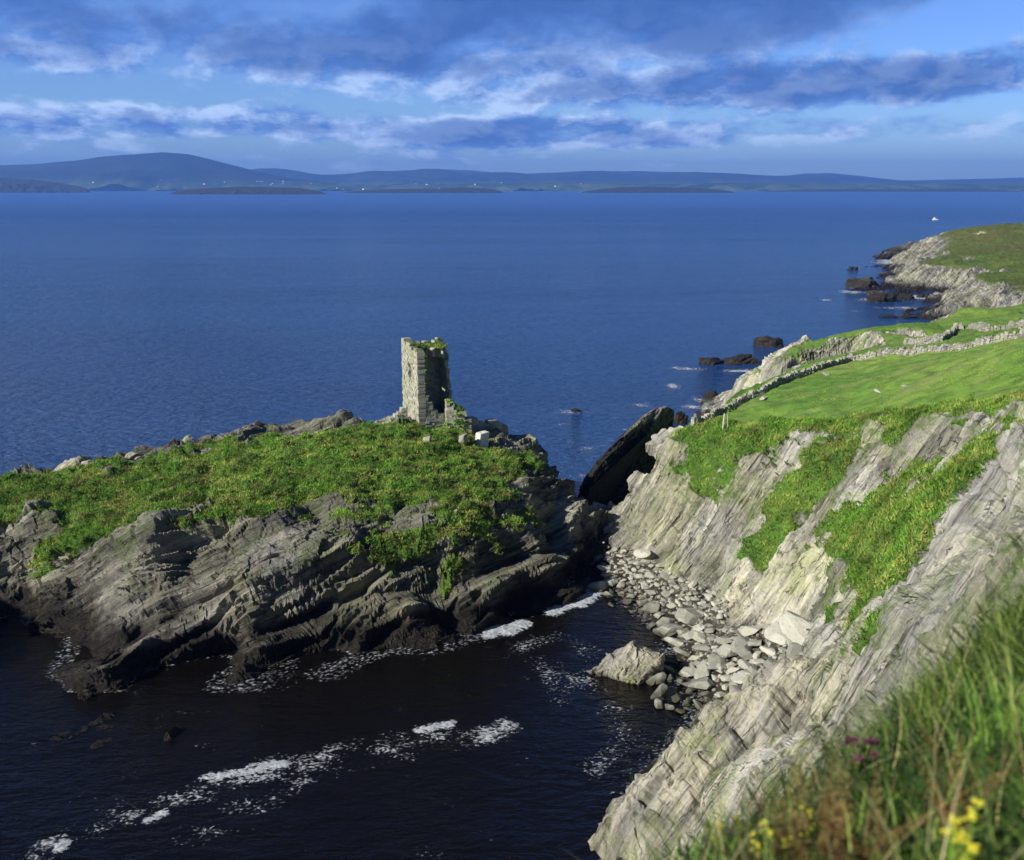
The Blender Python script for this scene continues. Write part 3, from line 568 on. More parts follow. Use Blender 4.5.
slab('rock_slab', [a, b_, c, d], 1.9, 'slabrock', 'tilted green-grey rock slab rising from the dark cove water', 71)
a = at(592, 858, 1.6); b_ = at(815, 655, 12.8); c = at(852, 658, 14.0); d = at(650, 862, 4.4)
slab('rock_rib', [a, b_, c, d], 3.6, 'slabrock', 'long narrow rib of layered rock climbing from the cove water to the cliff', 75, .75, 190)
# dark overhanging crag at the point
def crag():
    prof = [(591,488,0),(593,476,0),(601,464,0),(612,453,0),(622,440,0),(634,428,0),(646,417,0),(657,410,0),(668,407,0),(674,411,0)]
    L = []
    nv = 130; ns = 170
    pts = np.array([[p[0], p[1]] for p in prof], float); zt = np.array([max(p[2], .0) for p in prof], float)
    s = np.linspace(0, len(prof) - 1, ns); px = np.interp(s, range(len(prof)), pts[:, 0]); py = np.interp(s, range(len(prof)), pts[:, 1])
    yy = 117.5 + 8 * (px - 591) / 84                     # plan line of the crest: left end nearer
    dr = ray(px, py); top = dr * (yy / dr[:, 1])[:, None]; top[:, 2] += CAMZ
    V = []
    for i in range(ns):
        x, y, z = top[i]; zb = -2.5
        for j in range(nv):
            f = j / (nv - 1)
            if f < .55:       # near face, overhanging: the foot recedes under the crest
                q = f / .55; V.append((x - .6 * (1 - q) * 2 + (1 - q) * 1.0, y + 3.4 * (1 - q) ** 1.2 + .2, zb + (z - zb) * q))
            else:
                q = (f - .55) / .45; V.append((x - 1.5 * q, y + 9.5 * q + .2, z - (z - zb) * q ** 2.2))
    V = np.array(V); D = disp_rock(V, NR, 1.0, 91); D += 2.4 * fbm(V[:, 0] / 4, V[:, 1] / 4, V[:, 2] / 4, 6, 17, .6) + .9 * fbm(V[:, 0] / 1.1, V[:, 1] / 1.1, V[:, 2] / .8, 4, 18, .6) - .8 * (1 - smooth(.0, .12, np.abs(pn(V[:, 0] / 3 - V[:, 2] / 2.2, V[:, 2] / 5, V[:, 1] / 6, 19)))) + .5 * cell(V[:, 0] / 1.5 + V[:, 2] / 2.2, V[:, 1] / 3, V[:, 2] / 1.9 - V[:, 0] / 3, 8); V += np.array([-.3, -.9, .1]) * D[:, None]
    me = npmesh('crag', V, gridfaces(ns, nv)[:, ::-1]); bm = bmesh.new(); bm.from_mesh(me); bmesh.ops.holes_fill(bm, edges=[e for e in bm.edges if e.is_boundary], sides=0); bmesh.ops.recalc_face_normals(bm, faces=bm.faces); bm.to_mesh(me); bm.free()
    tag(link('crag', me, M['crag']), 'shade-darkened overhanging crag leaning over the sea at the tip of the headland', 'rock')
crag()

sea_rock(674, 452, 52, 26, 'knobbly grey outcrop at the cliff corner just right of the dark crag', 41, zbase=10.6, mtl='paleout', sub=6, amp=.8, depth=.8)
sea_rock(650, 486, 36, 20, 'rough jutting outcrop below the knobbly corner, above the cove mouth', 42, zbase=6.6, mtl='paleout', sub=6, amp=.8, depth=.8)
sea_rock(70, 472, 46, 11, 'pale lichened rock on the skyline at the left end of the promontory', 43, zbase=8.6, mtl='paleout', sub=5, amp=.5)
sea_rock(184, 446, 30, 9, 'pale rock on the promontory skyline, midway between its end and the tower', 44, zbase=11.2, mtl='paleout', sub=5, amp=.5)
sea_rock(130, 460, 24, 7, 'small pale rock on the skyline between two larger pale rocks', 45, zbase=10, mtl='paleout', sub=5, amp=.5)
# boulders on the cove beach
protos = []
for k in range(7):
    rng = np.random.default_rng(100 + k); protos.append(rock_mesh('boulder', 3, (1, rng.uniform(.6, .9), rng.uniform(.34, .55)), 200 + k, NI, .10, angular=1.0)); protos[-1].materials.append(M['boulder'])
placed = []
def boulder(px, py, wpx, label, group=None, proto=None, flat=1.0, mtl=None, name='boulder', lift=.3):
    wpx *= 1.28
    p, n = cast(px, py)
    if p is None: return None
    if p.z < .0: p = Vector(at(px, py, .0))
    r = wpx * p.length / FPX * .5
    o = bpy.data.objects.new(name, proto or random.choice(protos)); COL.objects.link(o)
    o.location = (p.x, p.y, p.z + r * lift); o.scale = (r, r, r * flat); o.rotation_euler = (random.uniform(-.35, .35), random.uniform(-.35, .35), random.uniform(0, 6.28)); tag(o, label, 'boulder', group); return o
def patch(poly, n, w0, w1, label, group, mind=.75):
    c = 0; tries = 0; loc = []; xs = [p[0] for p in poly]; ys = [p[1] for p in poly]
    while c < n and tries < n * 60:
        tries += 1; x = random.uniform(min(xs), max(xs)); y = random.uniform(min(ys), max(ys)); w = random.uniform(w0, w1) * (.75 + .5 * random.random() ** 2)
        if not inpoly(np.array([x]), np.array([y]), poly)[0]: continue
        if any(math.hypot(x - a, (y - b_) * 1.5) < mind * .5 * (w + ww) for a, b_, ww in loc): continue
        if boulder(x, y, w, label, group): loc.append((x, y, w)); c += 1
big = [(692,622,40,'long white slab of rock lying across the top of the boulder beach',.7),(650,612,26,'broad flat grey boulder beside the water near the promontory neck',.6),
 (598,590,26,'smooth brown boulder at the narrow neck behind the breaking foam',.9),(612,585,20,'dark weedy boulder on the neck right of the smooth brown one',.9),(668,634,32,'green weeded boulder half in the cove water',.9),
 (742,650,34,'large pale angular boulder in the middle of the lower beach',.8),(716,668,30,'grey squarish boulder at the left of the lower beach',.9),(745,680,26,'white boulder leaning on the long slab ridge',.9),
 (787,642,18,'bright white boulder wedged at the right end of the beach',1.0),(700,640,20,'upright narrow boulder between the upper and lower beach',1.2),(690,690,24,'low wet boulder at the edge of the dark water',.7)]
for x, y, w, lab, fl in big: boulder(x, y, w, lab, flat=fl)
patch([(604,546),(640,552),(680,580),(728,598),(724,624),(690,614),(650,602),(612,594),(604,570)], 125, 6, 17, 'small pale boulder in the upper beach under the cliff', 'boulders of the upper beach')
patch([(600,560),(612,592),(650,602),(690,640),(700,612),(680,640),(660,640),(640,616),(604,604)], 36, 10, 22, 'wet grey boulder at the water edge of the upper beach', 'wet boulders at the water edge')
patch([(672,640),(700,628),(740,632),(806,622),(800,655),(752,695),(720,700),(690,690),(650,680)], 72, 15, 40, 'angular grey boulder in the lower beach beside the slab ridge', 'boulders of the lower beach', .62)
patch([(650,675),(690,690),(720,702),(700,722),(660,715)], 18, 10, 18, 'half sunken dark boulder below the lower beach', 'sunken boulders in the cove')
def pebbles():
    rng = np.random.default_rng(12); bm = bmesh.new(); bmesh.ops.create_icosphere(bm, subdivisions=1, radius=1); b0 = np.array([v.co[:] for v in bm.verts]); f0 = np.array([[v.index for v in f.verts] for f in bm.faces]); bm.free(); VV, FF = [], []; n = 0
    xs = [q[0] for q in beachpoly]; ys = [q[1] for q in beachpoly]
    for k in range(5200):
        x, y = rng.uniform(min(xs), max(xs)), rng.uniform(min(ys), max(ys))
        if not inpoly(np.array([x]), np.array([y]), beachpoly)[0]: continue
        z = down(x, y)
        if z < -.2: continue
        r_ = rng.uniform(.09, .30); q = b0 * r_ * np.array([1, rng.uniform(.6, 1), rng.uniform(.4, .8)]) * rng.uniform(.8, 1.2, (len(b0), 1)); a = rng.uniform(0, 6.28); ca, sa = math.cos(a), math.sin(a)
        VV.append(np.stack([x + q[:, 0] * ca - q[:, 1] * sa, y + q[:, 0] * sa + q[:, 1] * ca, z + q[:, 2] + .05], -1)); FF.append(f0 + n); n += len(b0)
    tag(link('pebbles', npmesh('pebbles', np.concatenate(VV), np.concatenate(FF)), M['pebble']), 'small grey and brown stones filling the gaps of the boulder beach', 'pebbles', kind='stuff')
pebbles()
# pale stones in the pasture and the white block by the ruin
for x, y, w, lab in [(825,375,8,'white stone in the pasture below the middle of the long wall'),(763,400,9,'flat white stone in the pasture near the lower end of the wall'),(878,393,8,'low outcrop of pale stones half way up the pasture'),(905,388,7,'low pale stone to the right of the outcrop in the pasture')]:
    boulder(x, y, w, lab, flat=.95, lift=.35)

# ---------------------------------------------------------------- masonry
def wall_mesh(name, length, thick, topf, cut, seed, course=.30, slen=.5, z0=-.6, jit=.06):
    """courses of stones along x from 0 to length, wall centred on y=0; topf(x) = height; cut(x, z) True = stone missing"""
    rng = np.random.default_rng(seed); V = []; F = []; z = z0; zmax = 14
    while z < zmax:
        h = course * rng.uniform(.6, 1.5); x = -rng.uniform(0, slen * .4); any_ = False
        while x < length:
            l = slen * rng.uniform(.45, 1.8); x0 = max(0, x); x1 = min(length, x + l); xm = (x0 + x1) / 2; zm = z + h / 2
            if x1 - x0 > .06 and zm < topf(xm) + rng.uniform(-.12, .12) and not cut(xm, zm):
                any_ = True; o = [rng.uniform(-jit, jit) for _ in range(8)]; b0 = len(V); sl = rng.uniform(-.02, .02)
                y0, y1 = -thick / 2 + o[0], thick / 2 + o[1]; g = .012
                e0 = o[2] if x0 <= 0 else g; e1 = o[3] if x1 >= length else -g
                for (xx, yy, zz) in [(x0+e0,y0,z+g),(x1+e1,y0+sl,z+g),(x1+e1,y1,z+g),(x0+e0,y1,z+g),(x0+e0,y0-sl,z+h),(x1+e1,y0+sl,z+h+o[4]*.3),(x1+e1,y1,z+h+o[4]*.3),(x0+e0,y1,z+h)]: V.append((xx,yy,zz))
                F += [tuple(b0 + i for i in q) for q in [(0,3,2,1),(4,5,6,7),(0,1,5,4),(1,2,6,5),(2,3,7,6),(3,0,4,7)]]
            x += l
        z += h
        if z > zmax: break
    me = bpy.data.meshes.new(name); me.from_pydata(V, [], F); me.update(); return me
def leafclump(name, pts, size, seed, material, parent=None, per=60):
    rng = np.random.default_rng(seed); V = []; F = []
    for (x, y, z, r) in pts:
        for _ in range(per):
            d = rng.normal(size=3); d /= np.linalg.norm(d); d[2] = abs(d[2]) * .8; c = np.array([x, y, z]) + d * r * rng.uniform(.4, 1.0) * np.array([1, 1, .7])
            a = rng.normal(size=3); a /= np.linalg.norm(a); b_ = np.cross(a, d + .1); b_ /= np.linalg.norm(b_) + 1e-6; s = size * rng.uniform(.5, 1.3); b0 = len(V)
            V += [tuple(c - a * s), tuple(c - b_ * s * .6), tuple(c + a * s + d * s * .5), tuple(c + b_ * s * .6)]; F.append((b0, b0+1, b0+2, b0+3))
    me = bpy.data.meshes.new(name); me.from_pydata(V, [], F); me.update(); return link(name, me, material, parent)
def tower():
    base = Vector(at(419, 436, 11.9)); base.z = down(base.x, base.y) - 1.1
    # near corner at base; left face runs away to the left, front-right face runs away to the right
    ang = R(27); root = empty('ruined_tower', base); tag(root, 'ruined square stone tower with one narrow slit window and an open broken side', 'tower')
    root.rotation_euler = (0, 0, ang)             # local +x = along the broken face, local +y = back
    LA, LB, H, T = 5.0, 4.8, 10.5, .9
    never = lambda x, z: False
    # seaward and landward lit face: along local y at x=0
    slit = lambda x, z: abs(x - 2.5) < .42 and 6.2 < z < 7.9
    slit2 = lambda x, z: False
    topA = lambda x: H - .9 + .9 * smooth(0, LA, x) + .25 * math.sin(3 * x)
    m1 = wall_mesh('slit_window_wall', LA, T, topA, slit, 1, .26, .42); w1 = link('wall', m1, M['tower'], root); w1.location = (T / 2, 0, 0); w1.rotation_euler = (0, 0, math.pi / 2); w1['label'] = 'lit wall with a narrow slit window'
    # broken face towards the camera
    def topB(x): return np.interp(x, [0, .25, .6, 1.2, 2.0, 3.0], [5.4, 4.3, 3.6, 2.9, 2.2, 1.9])
    m2 = wall_mesh('broken_wall', LB - T - .02, T, lambda x: float(topB(x)) , never, 2, .26, .42); w2 = link('wall', m2, M['tower'], root); w2.location = (T + .01, T / 2 + .01, 0); w2['label'] = 'mostly fallen wall with the tower interior open above it'
    def topD(y): return np.interp(y, [0, .6, 1.2, 1.7, 2.2, 2.6, 3, 5], [1.8, 2.6, 3.6, 5.4, 7.8, 8.8, 9.1, 9.6])
    m3 = wall_mesh('far_side_wall', LA - .02, .36, lambda x: float(topD(x)) + .2 * math.sin(5 * x), lambda x, z: z > 9.6 and x < 1.4 and False, 3, .26, .42); w3 = link('wall', m3, M['tower'], root); w3.location = (LB - .18, .01, 0); w3.rotation_euler = (0, 0, math.pi / 2); w3['label'] = 'shaded side wall with a ragged edge'
    m4 = wall_mesh('back_wall', LB - T - .38, T, lambda x: 9.9 + .3 * math.sin(4 * x), never, 4, .26, .42); w4 = link('wall', m4, M['tower'], root); w4.location = (T + .01, LA - T / 2, 0)
    mbk = wall_mesh('slit_light_block', 1.1, .2, lambda x: 2.2, never, 9, .26, .42, 0.); wb = link('slit_light_block', mbk, M['tower'], root); wb.location = (T + .9, 1.9, 6.0); wb.rotation_euler = (0, 0, math.pi / 2)  # added block behind the slit, keeps sunlight out of the interior
    # remains of the vault carrying turf
    V = []; F = []; nx, ny = 14, 16
    for s_ in (0, 1):
        for i in range(nx):
            for j in range(ny):
                x = T * .5 + (LB - T) * i / (nx - 1); y = 1.1 + (LA - 1.5) * j / (ny - 1); q = math.sin(math.pi * i / (nx - 1)); yy = y + (.5 * math.sin(i * 1.7) if j == 0 else 0)
                V.append((x, yy, 8.2 + .6 * q + (.75 if s_ else 0) + .10 * j / ny + (random.uniform(-.12, .12)) + (.3 * (1 - i / nx) if s_ else 0)))
    g_ = gridfaces(nx, ny).tolist(); F = [tuple(q) for q in g_] + [tuple(v + nx * ny for v in q[::-1]) for q in g_]
    bd = [(i) for i in range(ny)] + [i * ny + ny - 1 for i in range(1, nx)] + [nx * ny - 1 - i for i in range(1, ny)] + [(nx - 1 - i) * ny for i in range(1, nx - 1)]
    F += [(bd[i], bd[(i + 1) % len(bd)], bd[(i + 1) % len(bd)] + nx * ny, bd[i] + nx * ny) for i in range(len(bd))]
    me = bpy.data.meshes.new('vault'); me.from_pydata(V, [], F); me.update(); link('vault', me, M['tower'], root)
    pts = [(random.uniform(.4, LB - .3), random.uniform(.9, LA - .3), 9.7, .5) for _ in range(52)] + [(random.uniform(.2, 1.0), random.uniform(.2, 4.6), 10.2, .3) for _ in range(7)] + [(LB - .7, 2.6, 9.8, .5), (LB - .6, 3.4, 10.2, .6), (.3, 1.0, 10.2, .3), (.45, 4.4, 10.15, .4)] + [(.9, .1, 9.0 - 1.6 * k, .22) for k in range(3)]
    leafclump('turf_cap', pts, .13, 5, M['tuft_dark'], root, 70)
    return root, base
tw, tbase = tower()
def rel(dx, dy): x, y = tbase.x + dx, tbase.y + dy; return (x, y, down(x, y))
def stub(label, dx, dy, rz, L, topf, seed, T=.9):
    p = rel(dx, dy); o = link('ruined_wall', wall_mesh('ruined_wall', L, T, topf, lambda x, z: False, seed, .28, .5, -1.0), M['tower']); o.location = (p[0], p[1], p[2] - .3); o.rotation_euler = (0, 0, rz); tag(o, label, 'wall'); return o
stub('short sloping stub of ruined wall on the left of the tower', -4.4, 2.6, R(20), 2.9, lambda x: .5 + .75 * x, 11)
o = stub('overgrown broken wall falling away on the right of the tower', 3.0, 1.5, R(12), 3.0, lambda x: 3.9 - .75 * x + .3 * math.sin(4 * x), 12, 1.6)
cl = leafclump('ivy', [(random.uniform(-.2, 2.3), -.75, random.uniform(.6, 2.6), .5) for _ in range(10)] + [(.3 + .25 * k, -.3, 4.0 - .19 * k, .5) for k in range(8)], .13, 9, M['tuft'], o, 60)
stub('low ruined wall in the tower shadow running back along the ridge', 5.6, 3.6, R(36), 5.5, lambda x: 2.0 - .2 * x + .3 * math.sin(2.2 * x), 13, 1.0)
def pillar(label, px, py, z, w, h, mtl, seed, name='standing_stone'):
    p, n = cast(px, py); o = link(name, rock_mesh(name, 4, (w / 2, w / 2.2, h / 2), seed, NI, .08, angular=1.0), M[mtl]); o.location = (p.x, p.y, p.z + h * .38); o.rotation_euler = (.1, .05, .4); tag(o, label, 'stone'); return o
p, n_ = cast(482, 447); bm = bmesh.new(); bmesh.ops.create_cube(bm, size=1)
for v in bm.verts: v.co = Vector((v.co.x * 1.3 + .10 * v.co.z, v.co.y * 1.0, v.co.z * 2.1 + .16 * v.co.x))
bmesh.ops.bevel(bm, geom=bm.edges[:], offset=.07, segments=2, affect='EDGES'); bmesh.ops.subdivide_edges(bm, edges=bm.edges[:], cuts=3, use_grid_fill=True)
for v in bm.verts: v.co += Vector((random.uniform(-.025, .025), random.uniform(-.025, .025), random.uniform(-.025, .025)))
me = bpy.data.meshes.new('masonry_block'); bm.to_mesh(me); bm.free(); o = link('masonry_block', me, M['whiterock']); o.location = (p.x, p.y, p.z + .7); o.rotation_euler = (0, .06, R(38)); tag(o, 'white block of masonry standing by itself right of the tower', 'stone')
pillar('squat grey lump of fallen masonry in front of the white block', 463, 446, 0, 2.0, 1.8, 'tower', 303, 'fallen_masonry')
pillar('small pale lump of fallen masonry at the tower foot', 428, 442, 0, 1.3, .9, 'tower', 304, 'fallen_masonry')

# dry stone walls
def drywall(label, pix, height, seed, r=(60, 230), thick=.7, zz=None):
    P = []
    for q in pix:
        h, _ = cast(q[0], q[1]); P.append((h.x, h.y))
    rng = np.random.default_rng(seed); V = []; F = []
    for a in range(len(P) - 1):
        x0, y0 = P[a]; x1, y1 = P[a + 1]; L = math.hypot(x1 - x0, y1 - y0); tx, ty = (x1 - x0) / L, (y1 - y0) / L; s = 0.
        while s < L:
            l = rng.uniform(.25, .5); gx, gy = x0 + tx * s, y0 + ty * s; gz = down(gx, gy) - .15; z = 0.; hh = height * rng.uniform(.78, 1.15)
            while z < hh:
                h = rng.uniform(.16, .32); t = thick * rng.uniform(.75, 1.1) * (1 - .25 * z / height); b0 = len(V); off = rng.uniform(-.08, .08); top = z + h > hh; k = rng.uniform(-.12, .12)
                for (u, v, w) in [(-.02,-t/2,0),(l-.03,-t/2,0),(l-.03,t/2,0),(-.02,t/2,0),(.04+k,-t/2*.85,h),(l-.08+k,-t/2*.85,h*rng.uniform(.7,1)),(l-.08,t/2*.85,h*rng.uniform(.7,1)),(.04,t/2*.85,h)]:
                    V.append((gx + tx * u - ty * (v + off), gy + ty * u + tx * (v + off), gz + z + w))
                F += [tuple(b0 + i for i in q) for q in [(0,3,2,1),(4,5,6,7),(0,1,5,4),(1,2,6,5),(2,3,7,6),(3,0,4,7)]]; z += h
            s += l
    me = bpy.data.meshes.new('dry_stone_wall'); me.from_pydata(V, [], F); me.update(); o = link('dry_stone_wall', me, M['drystone']); tag(o, label, 'wall', 'dry stone walls of the pasture'); return o
drywall('long dry stone wall crossing the green pasture down to the crag', [(692,426),(710,420),(735,407),(762,394),(790,380),(820,370),(850,361),(880,356),(915,354),(950,350),(985,344),(1024,336),(1070,330)], .9, 1)
drywall('farther shorter dry stone wall curving along the cliff top', [(905,344),(925,344),(940,342),(952,336),(960,328),(985,331),(1010,328),(1040,325)], .9, 2)
pw = None
for k, x in enumerate([714, 718, 722, 727]):
    p, n = cast(x, 432 - k); mb = wall_mesh('fence_post', .10, .10, lambda x: .75, lambda x, z: False, 40 + k, 1.6, .3, -.3); o = link('fence_post', mb, M['wood']); o.location = p; o.rotation_euler = (random.uniform(-.08, .08), random.uniform(-.08, .08), .3); tag(o, 'small pale fence post below the seaward end of the long wall', 'post', 'fence posts by the wall end')

# ---------------------------------------------------------------- boat and houses far off
c = at(935, 220, 0.)
def prism(name, prof, width, axis_len, material, parent):
    V = [(x, -width / 2, z) for x, z in prof] + [(x, width / 2, z) for x, z in prof]; n = len(prof)
    F = [tuple(range(n)), tuple(range(2 * n - 1, n - 1, -1))] + [(i, i + n, (i + 1) % n + n, (i + 1) % n) for i in range(n)]
    me = bpy.data.meshes.new(name); me.from_pydata(V, [], F); bm = bmesh.new(); bm.from_mesh(me); bmesh.ops.recalc_face_normals(bm, faces=bm.faces); bm.to_mesh(me); bm.free(); return link(name, me, material, parent)
bt = empty('fishing_boat', (c[0], c[1], 0), .2); tag(bt, 'small white boat out on the bay above the far headland', 'boat')
prism('hull', [(-3.2, -.3), (2.6, -.3), (4.0, 1.3), (-3.4, 1.1)], 2.2, 0, M['white'], bt); prism('cabin', [(-1.8, 1.0), (.6, 1.0), (.3, 2.9), (-1.8, 2.9)], 1.5, 0, M['white'], bt)
X, Y, Z = HM; hm = None; rng = np.random.default_rng(5)
def house_mesh():
    V = [(-7,-4,-4),(7,-4,-4),(7,4,-4),(-7,4,-4),(-7,-4,5),(7,-4,5),(7,4,5),(-7,4,5),(-7,0,8.5),(7,0,8.5)]
    F = [(0,1,5,4),(2,3,7,6),(1,2,6,9,5),(3,0,4,8,7),(4,5,9,8),(6,7,8,9)]
    me = bpy.data.meshes.new('house'); me.from_pydata(V, [], F); me.materials.append(M['white']); me.materials.append(M['slate']); me.polygons[4].material_index = 1; me.polygons[5].material_index = 1; return me
hm = house_mesh()
coast = [o for o in S.objects if o.name.startswith('low_coast') or o.name.startswith('hill')]
def topz(x, y):
    z = -100
    for o in coast:
        ok, loc, n, i = o.ray_cast(Vector((x, y, 3000)), Vector((0, 0, -1)))
        if ok: z = max(z, loc.z)
    return z
bpy.context.view_layer.update()
for k in range(75):
    px = rng.choice([rng.uniform(60, 300), rng.normal(140, 35), rng.uniform(60, 620)]); yy = rng.uniform(10250, 11900); x = (px - 512) / FPX * yy * cp; z = topz(x, yy)
    if z < 2 or z > 105: continue
    o = bpy.data.objects.new('house', hm); COL.objects.link(o); o.location = (x, yy, z + 3); o.rotation_euler = (0, 0, rng.uniform(-.6, .6)); s = rng.uniform(.7, 1.25); o.scale = (s, s, s)
    tag(o, 'tiny white house on the far shore below the hills', 'house', 'white houses along the far shore')

# ---------------------------------------------------------------- foam
def foam_sheet(x0, x1, y0, y1, st, densf, seed, zamp=.05, sc=1.0):
    xs = np.arange(x0, x1, st); ys = np.arange(y0, y1, st); X, Y = np.meshgrid(xs, ys); nx = len(xs); X = X.ravel(); Y = Y.ravel()
    d = densf(X, Y); m = d > -.25; v = np.full(len(X), -1.); x, y = X[m], Y[m]; z0 = x * 0 + seed
    wx = .5 * pn(x / 1.1, y / 1.1, z0, 4) + .25 * pn(x / .4, y / .4, z0, 5); wy = .4 * pn(x / 1.1, y / .8, z0, 6)
    lace = 1 - np.abs(fbm((x + wx) / (.85 * sc), (y + wy) / (.55 * sc), z0, 4, seed, .62)) * 3.0
    n2 = fbm(x / (.3 * sc), y / (.22 * sc), z0, 3, seed + 9)
    v[m] = d[m] + (lace - .75) * .50 + n2 * .40
    F = gridfaces(len(ys), nx); keep = v[F].max(1) > .36; F = F[keep]
    if not len(F): return None
    V = np.stack([X, Y, .03 + zamp * np.clip(v - .4, 0, 1.2)], -1); V, F, A = compact(V, F, {'a': smooth(.36, .62, v)}); return V, F, A['a']
FV = []; FF = []; FA = []; nb = 0
def addfoam(r):
    global nb
    if r is None: return
    FV.append(r[0]); FA.append(r[2]); FF.append(r[1] + nb); nb += len(r[0])
def gpath(pix): return [tuple(at(a, b_, 0.))[:2] for a, b_ in pix]
streak = gpath([(20,868),(60,840),(120,815),(200,790),(290,765),(350,752),(420,742),(480,738),(505,726)])
streak2 = gpath([(170,870),(200,845),(240,812),(300,785),(350,765),(430,745),(500,740)])
crests = [gpath([(490,634),(498,629),(508,632),(522,624)]), gpath([(553,612),(568,604),(580,604),(595,592)])]
thick_ = [gpath([(208,779),(235,773),(283,764)]), gpath([(418,731),(450,724)]), gpath([(150,820),(165,812)]), gpath([(60,850),(66,843)])]
def d1(X, Y):
    d = np.maximum(.78 * np.exp(-(polydist(X, Y, streak) / 2.8) ** 2), .66 * np.exp(-(polydist(X, Y, streak2) / 2.4) ** 2)) - .39
    d = np.maximum(d, np.maximum.reduce([(.85 + .5 * fbm(X / 1.1, Y / .9, X * 0, 3, 73)) * np.exp(-(polydist(X, Y, q) / (.75 if i < 1 else .5)) ** 2) for i, q in enumerate(thick_)]))
    mod = fbm(X / 3.2, Y / 2.4, X * 0, 4, 71) * .62
    d = np.where(d > -.1, d + mod, d)
    c = np.maximum.reduce([(1.2 + .7 * fbm(X / 1.5, Y / 1.2, X * 0, 3, 74)) * np.exp(-(polydist(X, Y, q) / 1.0) ** 2) for q in crests]); return np.maximum(d, c)
loose = gpath([(520,650),(560,635),(600,660),(560,700),(540,660),(610,700),(630,740),(590,770)])
def d1b(X, Y): return np.maximum(d1(X, Y), .42 * np.exp(-(polydist(X, Y, loose) / 2.0) ** 2) - .10 + .3 * fbm(X / 4, Y / 3, X * 0, 3, 77))
addfoam(foam_sheet(-36, 14, 50, 96, .06, d1b, 3, .10))
def d2(X, Y):    # wash around the cove mouth and among boulders
    h = f_head(X, Y); return np.where(h < .2, .26 * smooth(-1.5, -.1, h), 0) + .10
addfoam(foam_sheet(0, 22, 60, 99, .10, d2, 6))
def d3(X, Y):    # thin wash at the foot of the promontory
    h = f_isl(X, Y); return .36 * smooth(-1.2, -.2, h) + np.where(h > 1, -1, 0)
addfoam(foam_sheet(-50, 14, 74, 98, .11, d3, 8))
def spots(lst):
    for (px, py, rw, rh, s) in lst:
        c = at(px, py, 0.); k = math.hypot(c[0], c[1]) / FPX; a = rw * k; vs = rh * c[1] ** 2 / 40 / FPX
        st = max(.1, k * .9); seed = int(px)
        addfoam(foam_sheet(c[0] - a, c[0] + a, c[1] - vs, c[1] + vs, st, lambda X, Y: s + .12 - .62 * (((X - c[0]) / a) ** 2 + ((Y - c[1]) / vs) ** 2) ** .5 + .35 * fbm(X / (a * .35), Y / (vs * .16), X * 0, 3, seed), seed, .1, max(1, k * 8)))
spots([(570,412,26,4,.52),(590,449,26,6,.42),(582,476,10,3,.5),(640,405,30,8,.38),(677,368,12,3,.5),(673,386,10,5,.62),(692,407,16,4,.6),(628,430,14,3,.45),(700,400,20,8,.45),(690,369,30,4,.5),(745,371,32,3,.55),(735,371,20,2,.6),
 (905,262,22,2.5,1.0),(890,263,26,3,.6),(875,300,26,3,.6),(852,292,20,3,.6),(862,288,20,2,.6),(915,297,16,2.4,.9),(932,297,10,2,.9),(955,299,14,2,.8),(900,308,40,3,.5),(855,311,20,2,.35),(825,300,10,1.5,.6),(560,425,40,12,.22),(620,372,60,10,.16)])
V = np.concatenate(FV); F = np.concatenate(FF); o = link('foam', npmesh('foam', V, F, np.ones(len(F), bool), {'cover': np.concatenate(FA)}), M['foam']); tag(o, 'white sea foam streaking the dark channel and ringing the rocks', 'foam', kind='stuff')

# ---------------------------------------------------------------- turf tufts (stuff)
def blades(P, N, hgt, wid, per, spread, lean, seed, seg=2, name='grass', material=None, label=None):
    rng = np.random.default_rng(seed); n = len(P) * per; B = np.repeat(P, per, 0) + np.stack([rng.normal(0, spread, n), rng.normal(0, spread, n), rng.normal(0, spread * .2, n)], -1)
    NN = np.repeat(N, per, 0); up = NN * .4 + np.array([0, 0, .8]); up += rng.normal(0, lean, (n, 3)); up[:, 2] = np.maximum(up[:, 2], .1); up /= np.linalg.norm(up, axis=1)[:, None]
    H = hgt * rng.uniform(.5, 1.35, n); a = rng.uniform(0, 6.28, n); side = np.stack([np.cos(a), np.sin(a), 0 * a], -1) * wid * rng.uniform(.6, 1.3, n)[:, None]
    droop = np.stack([rng.normal(0, .3, n), rng.normal(0, .3, n), -np.abs(rng.normal(.25, .15, n))], -1)
    rows = []
    for s in range(seg + 1):
        t_ = s / seg; c = B + up * (H * t_)[:, None] + droop * (H * t_ * t_)[:, None]; w = (1 - t_ ** 1.5) * .95 + .05; rows += [c - side * w, c + side * w]
    V = np.stack(rows, 1).reshape(-1, 3); b0 = np.arange(n)[:, None] * (2 * seg + 2); F = np.concatenate([np.stack([b0[:, 0] + 2*s, b0[:, 0] + 2*s + 1, b0[:, 0] + 2*s + 3, b0[:, 0] + 2*s + 2], -1) for s in range(seg)])
    return link(name, npmesh(name, V, F), material)
def vnorm(V, F):
    a, b_, c = V[F[:, 0]], V[F[:, 1]], V[F[:, 2]]; n = np.cross(b_ - a, c - a); n /= np.linalg.norm(n, axis=1)[:, None] + 1e-9; return (V[F].mean(1)), n * np.sign(n[:, 2:3] + 1e-9)
def scatter(V, F, A, cond, n, seed):
    C, N = vnorm(V, F); g = A['grass'][F].mean(1); fl = A['field'][F].mean(1); idx = np.nonzero(cond(C, g, fl))[0]
    idx = np.random.default_rng(seed).choice(idx, min(n, len(idx)), replace=False); return C[idx], N[idx]
P, N = scatter(iV, iF, iA, lambda C, g, f: (g > .52) & (C[:, 1] < 116), 24000, 1)
tag(blades(P, N, .27, .04, 8, .18, .5, 1, 2, 'grass', M['tuft']), 'rough green turf matting the top of the promontory', 'grass', kind='stuff')
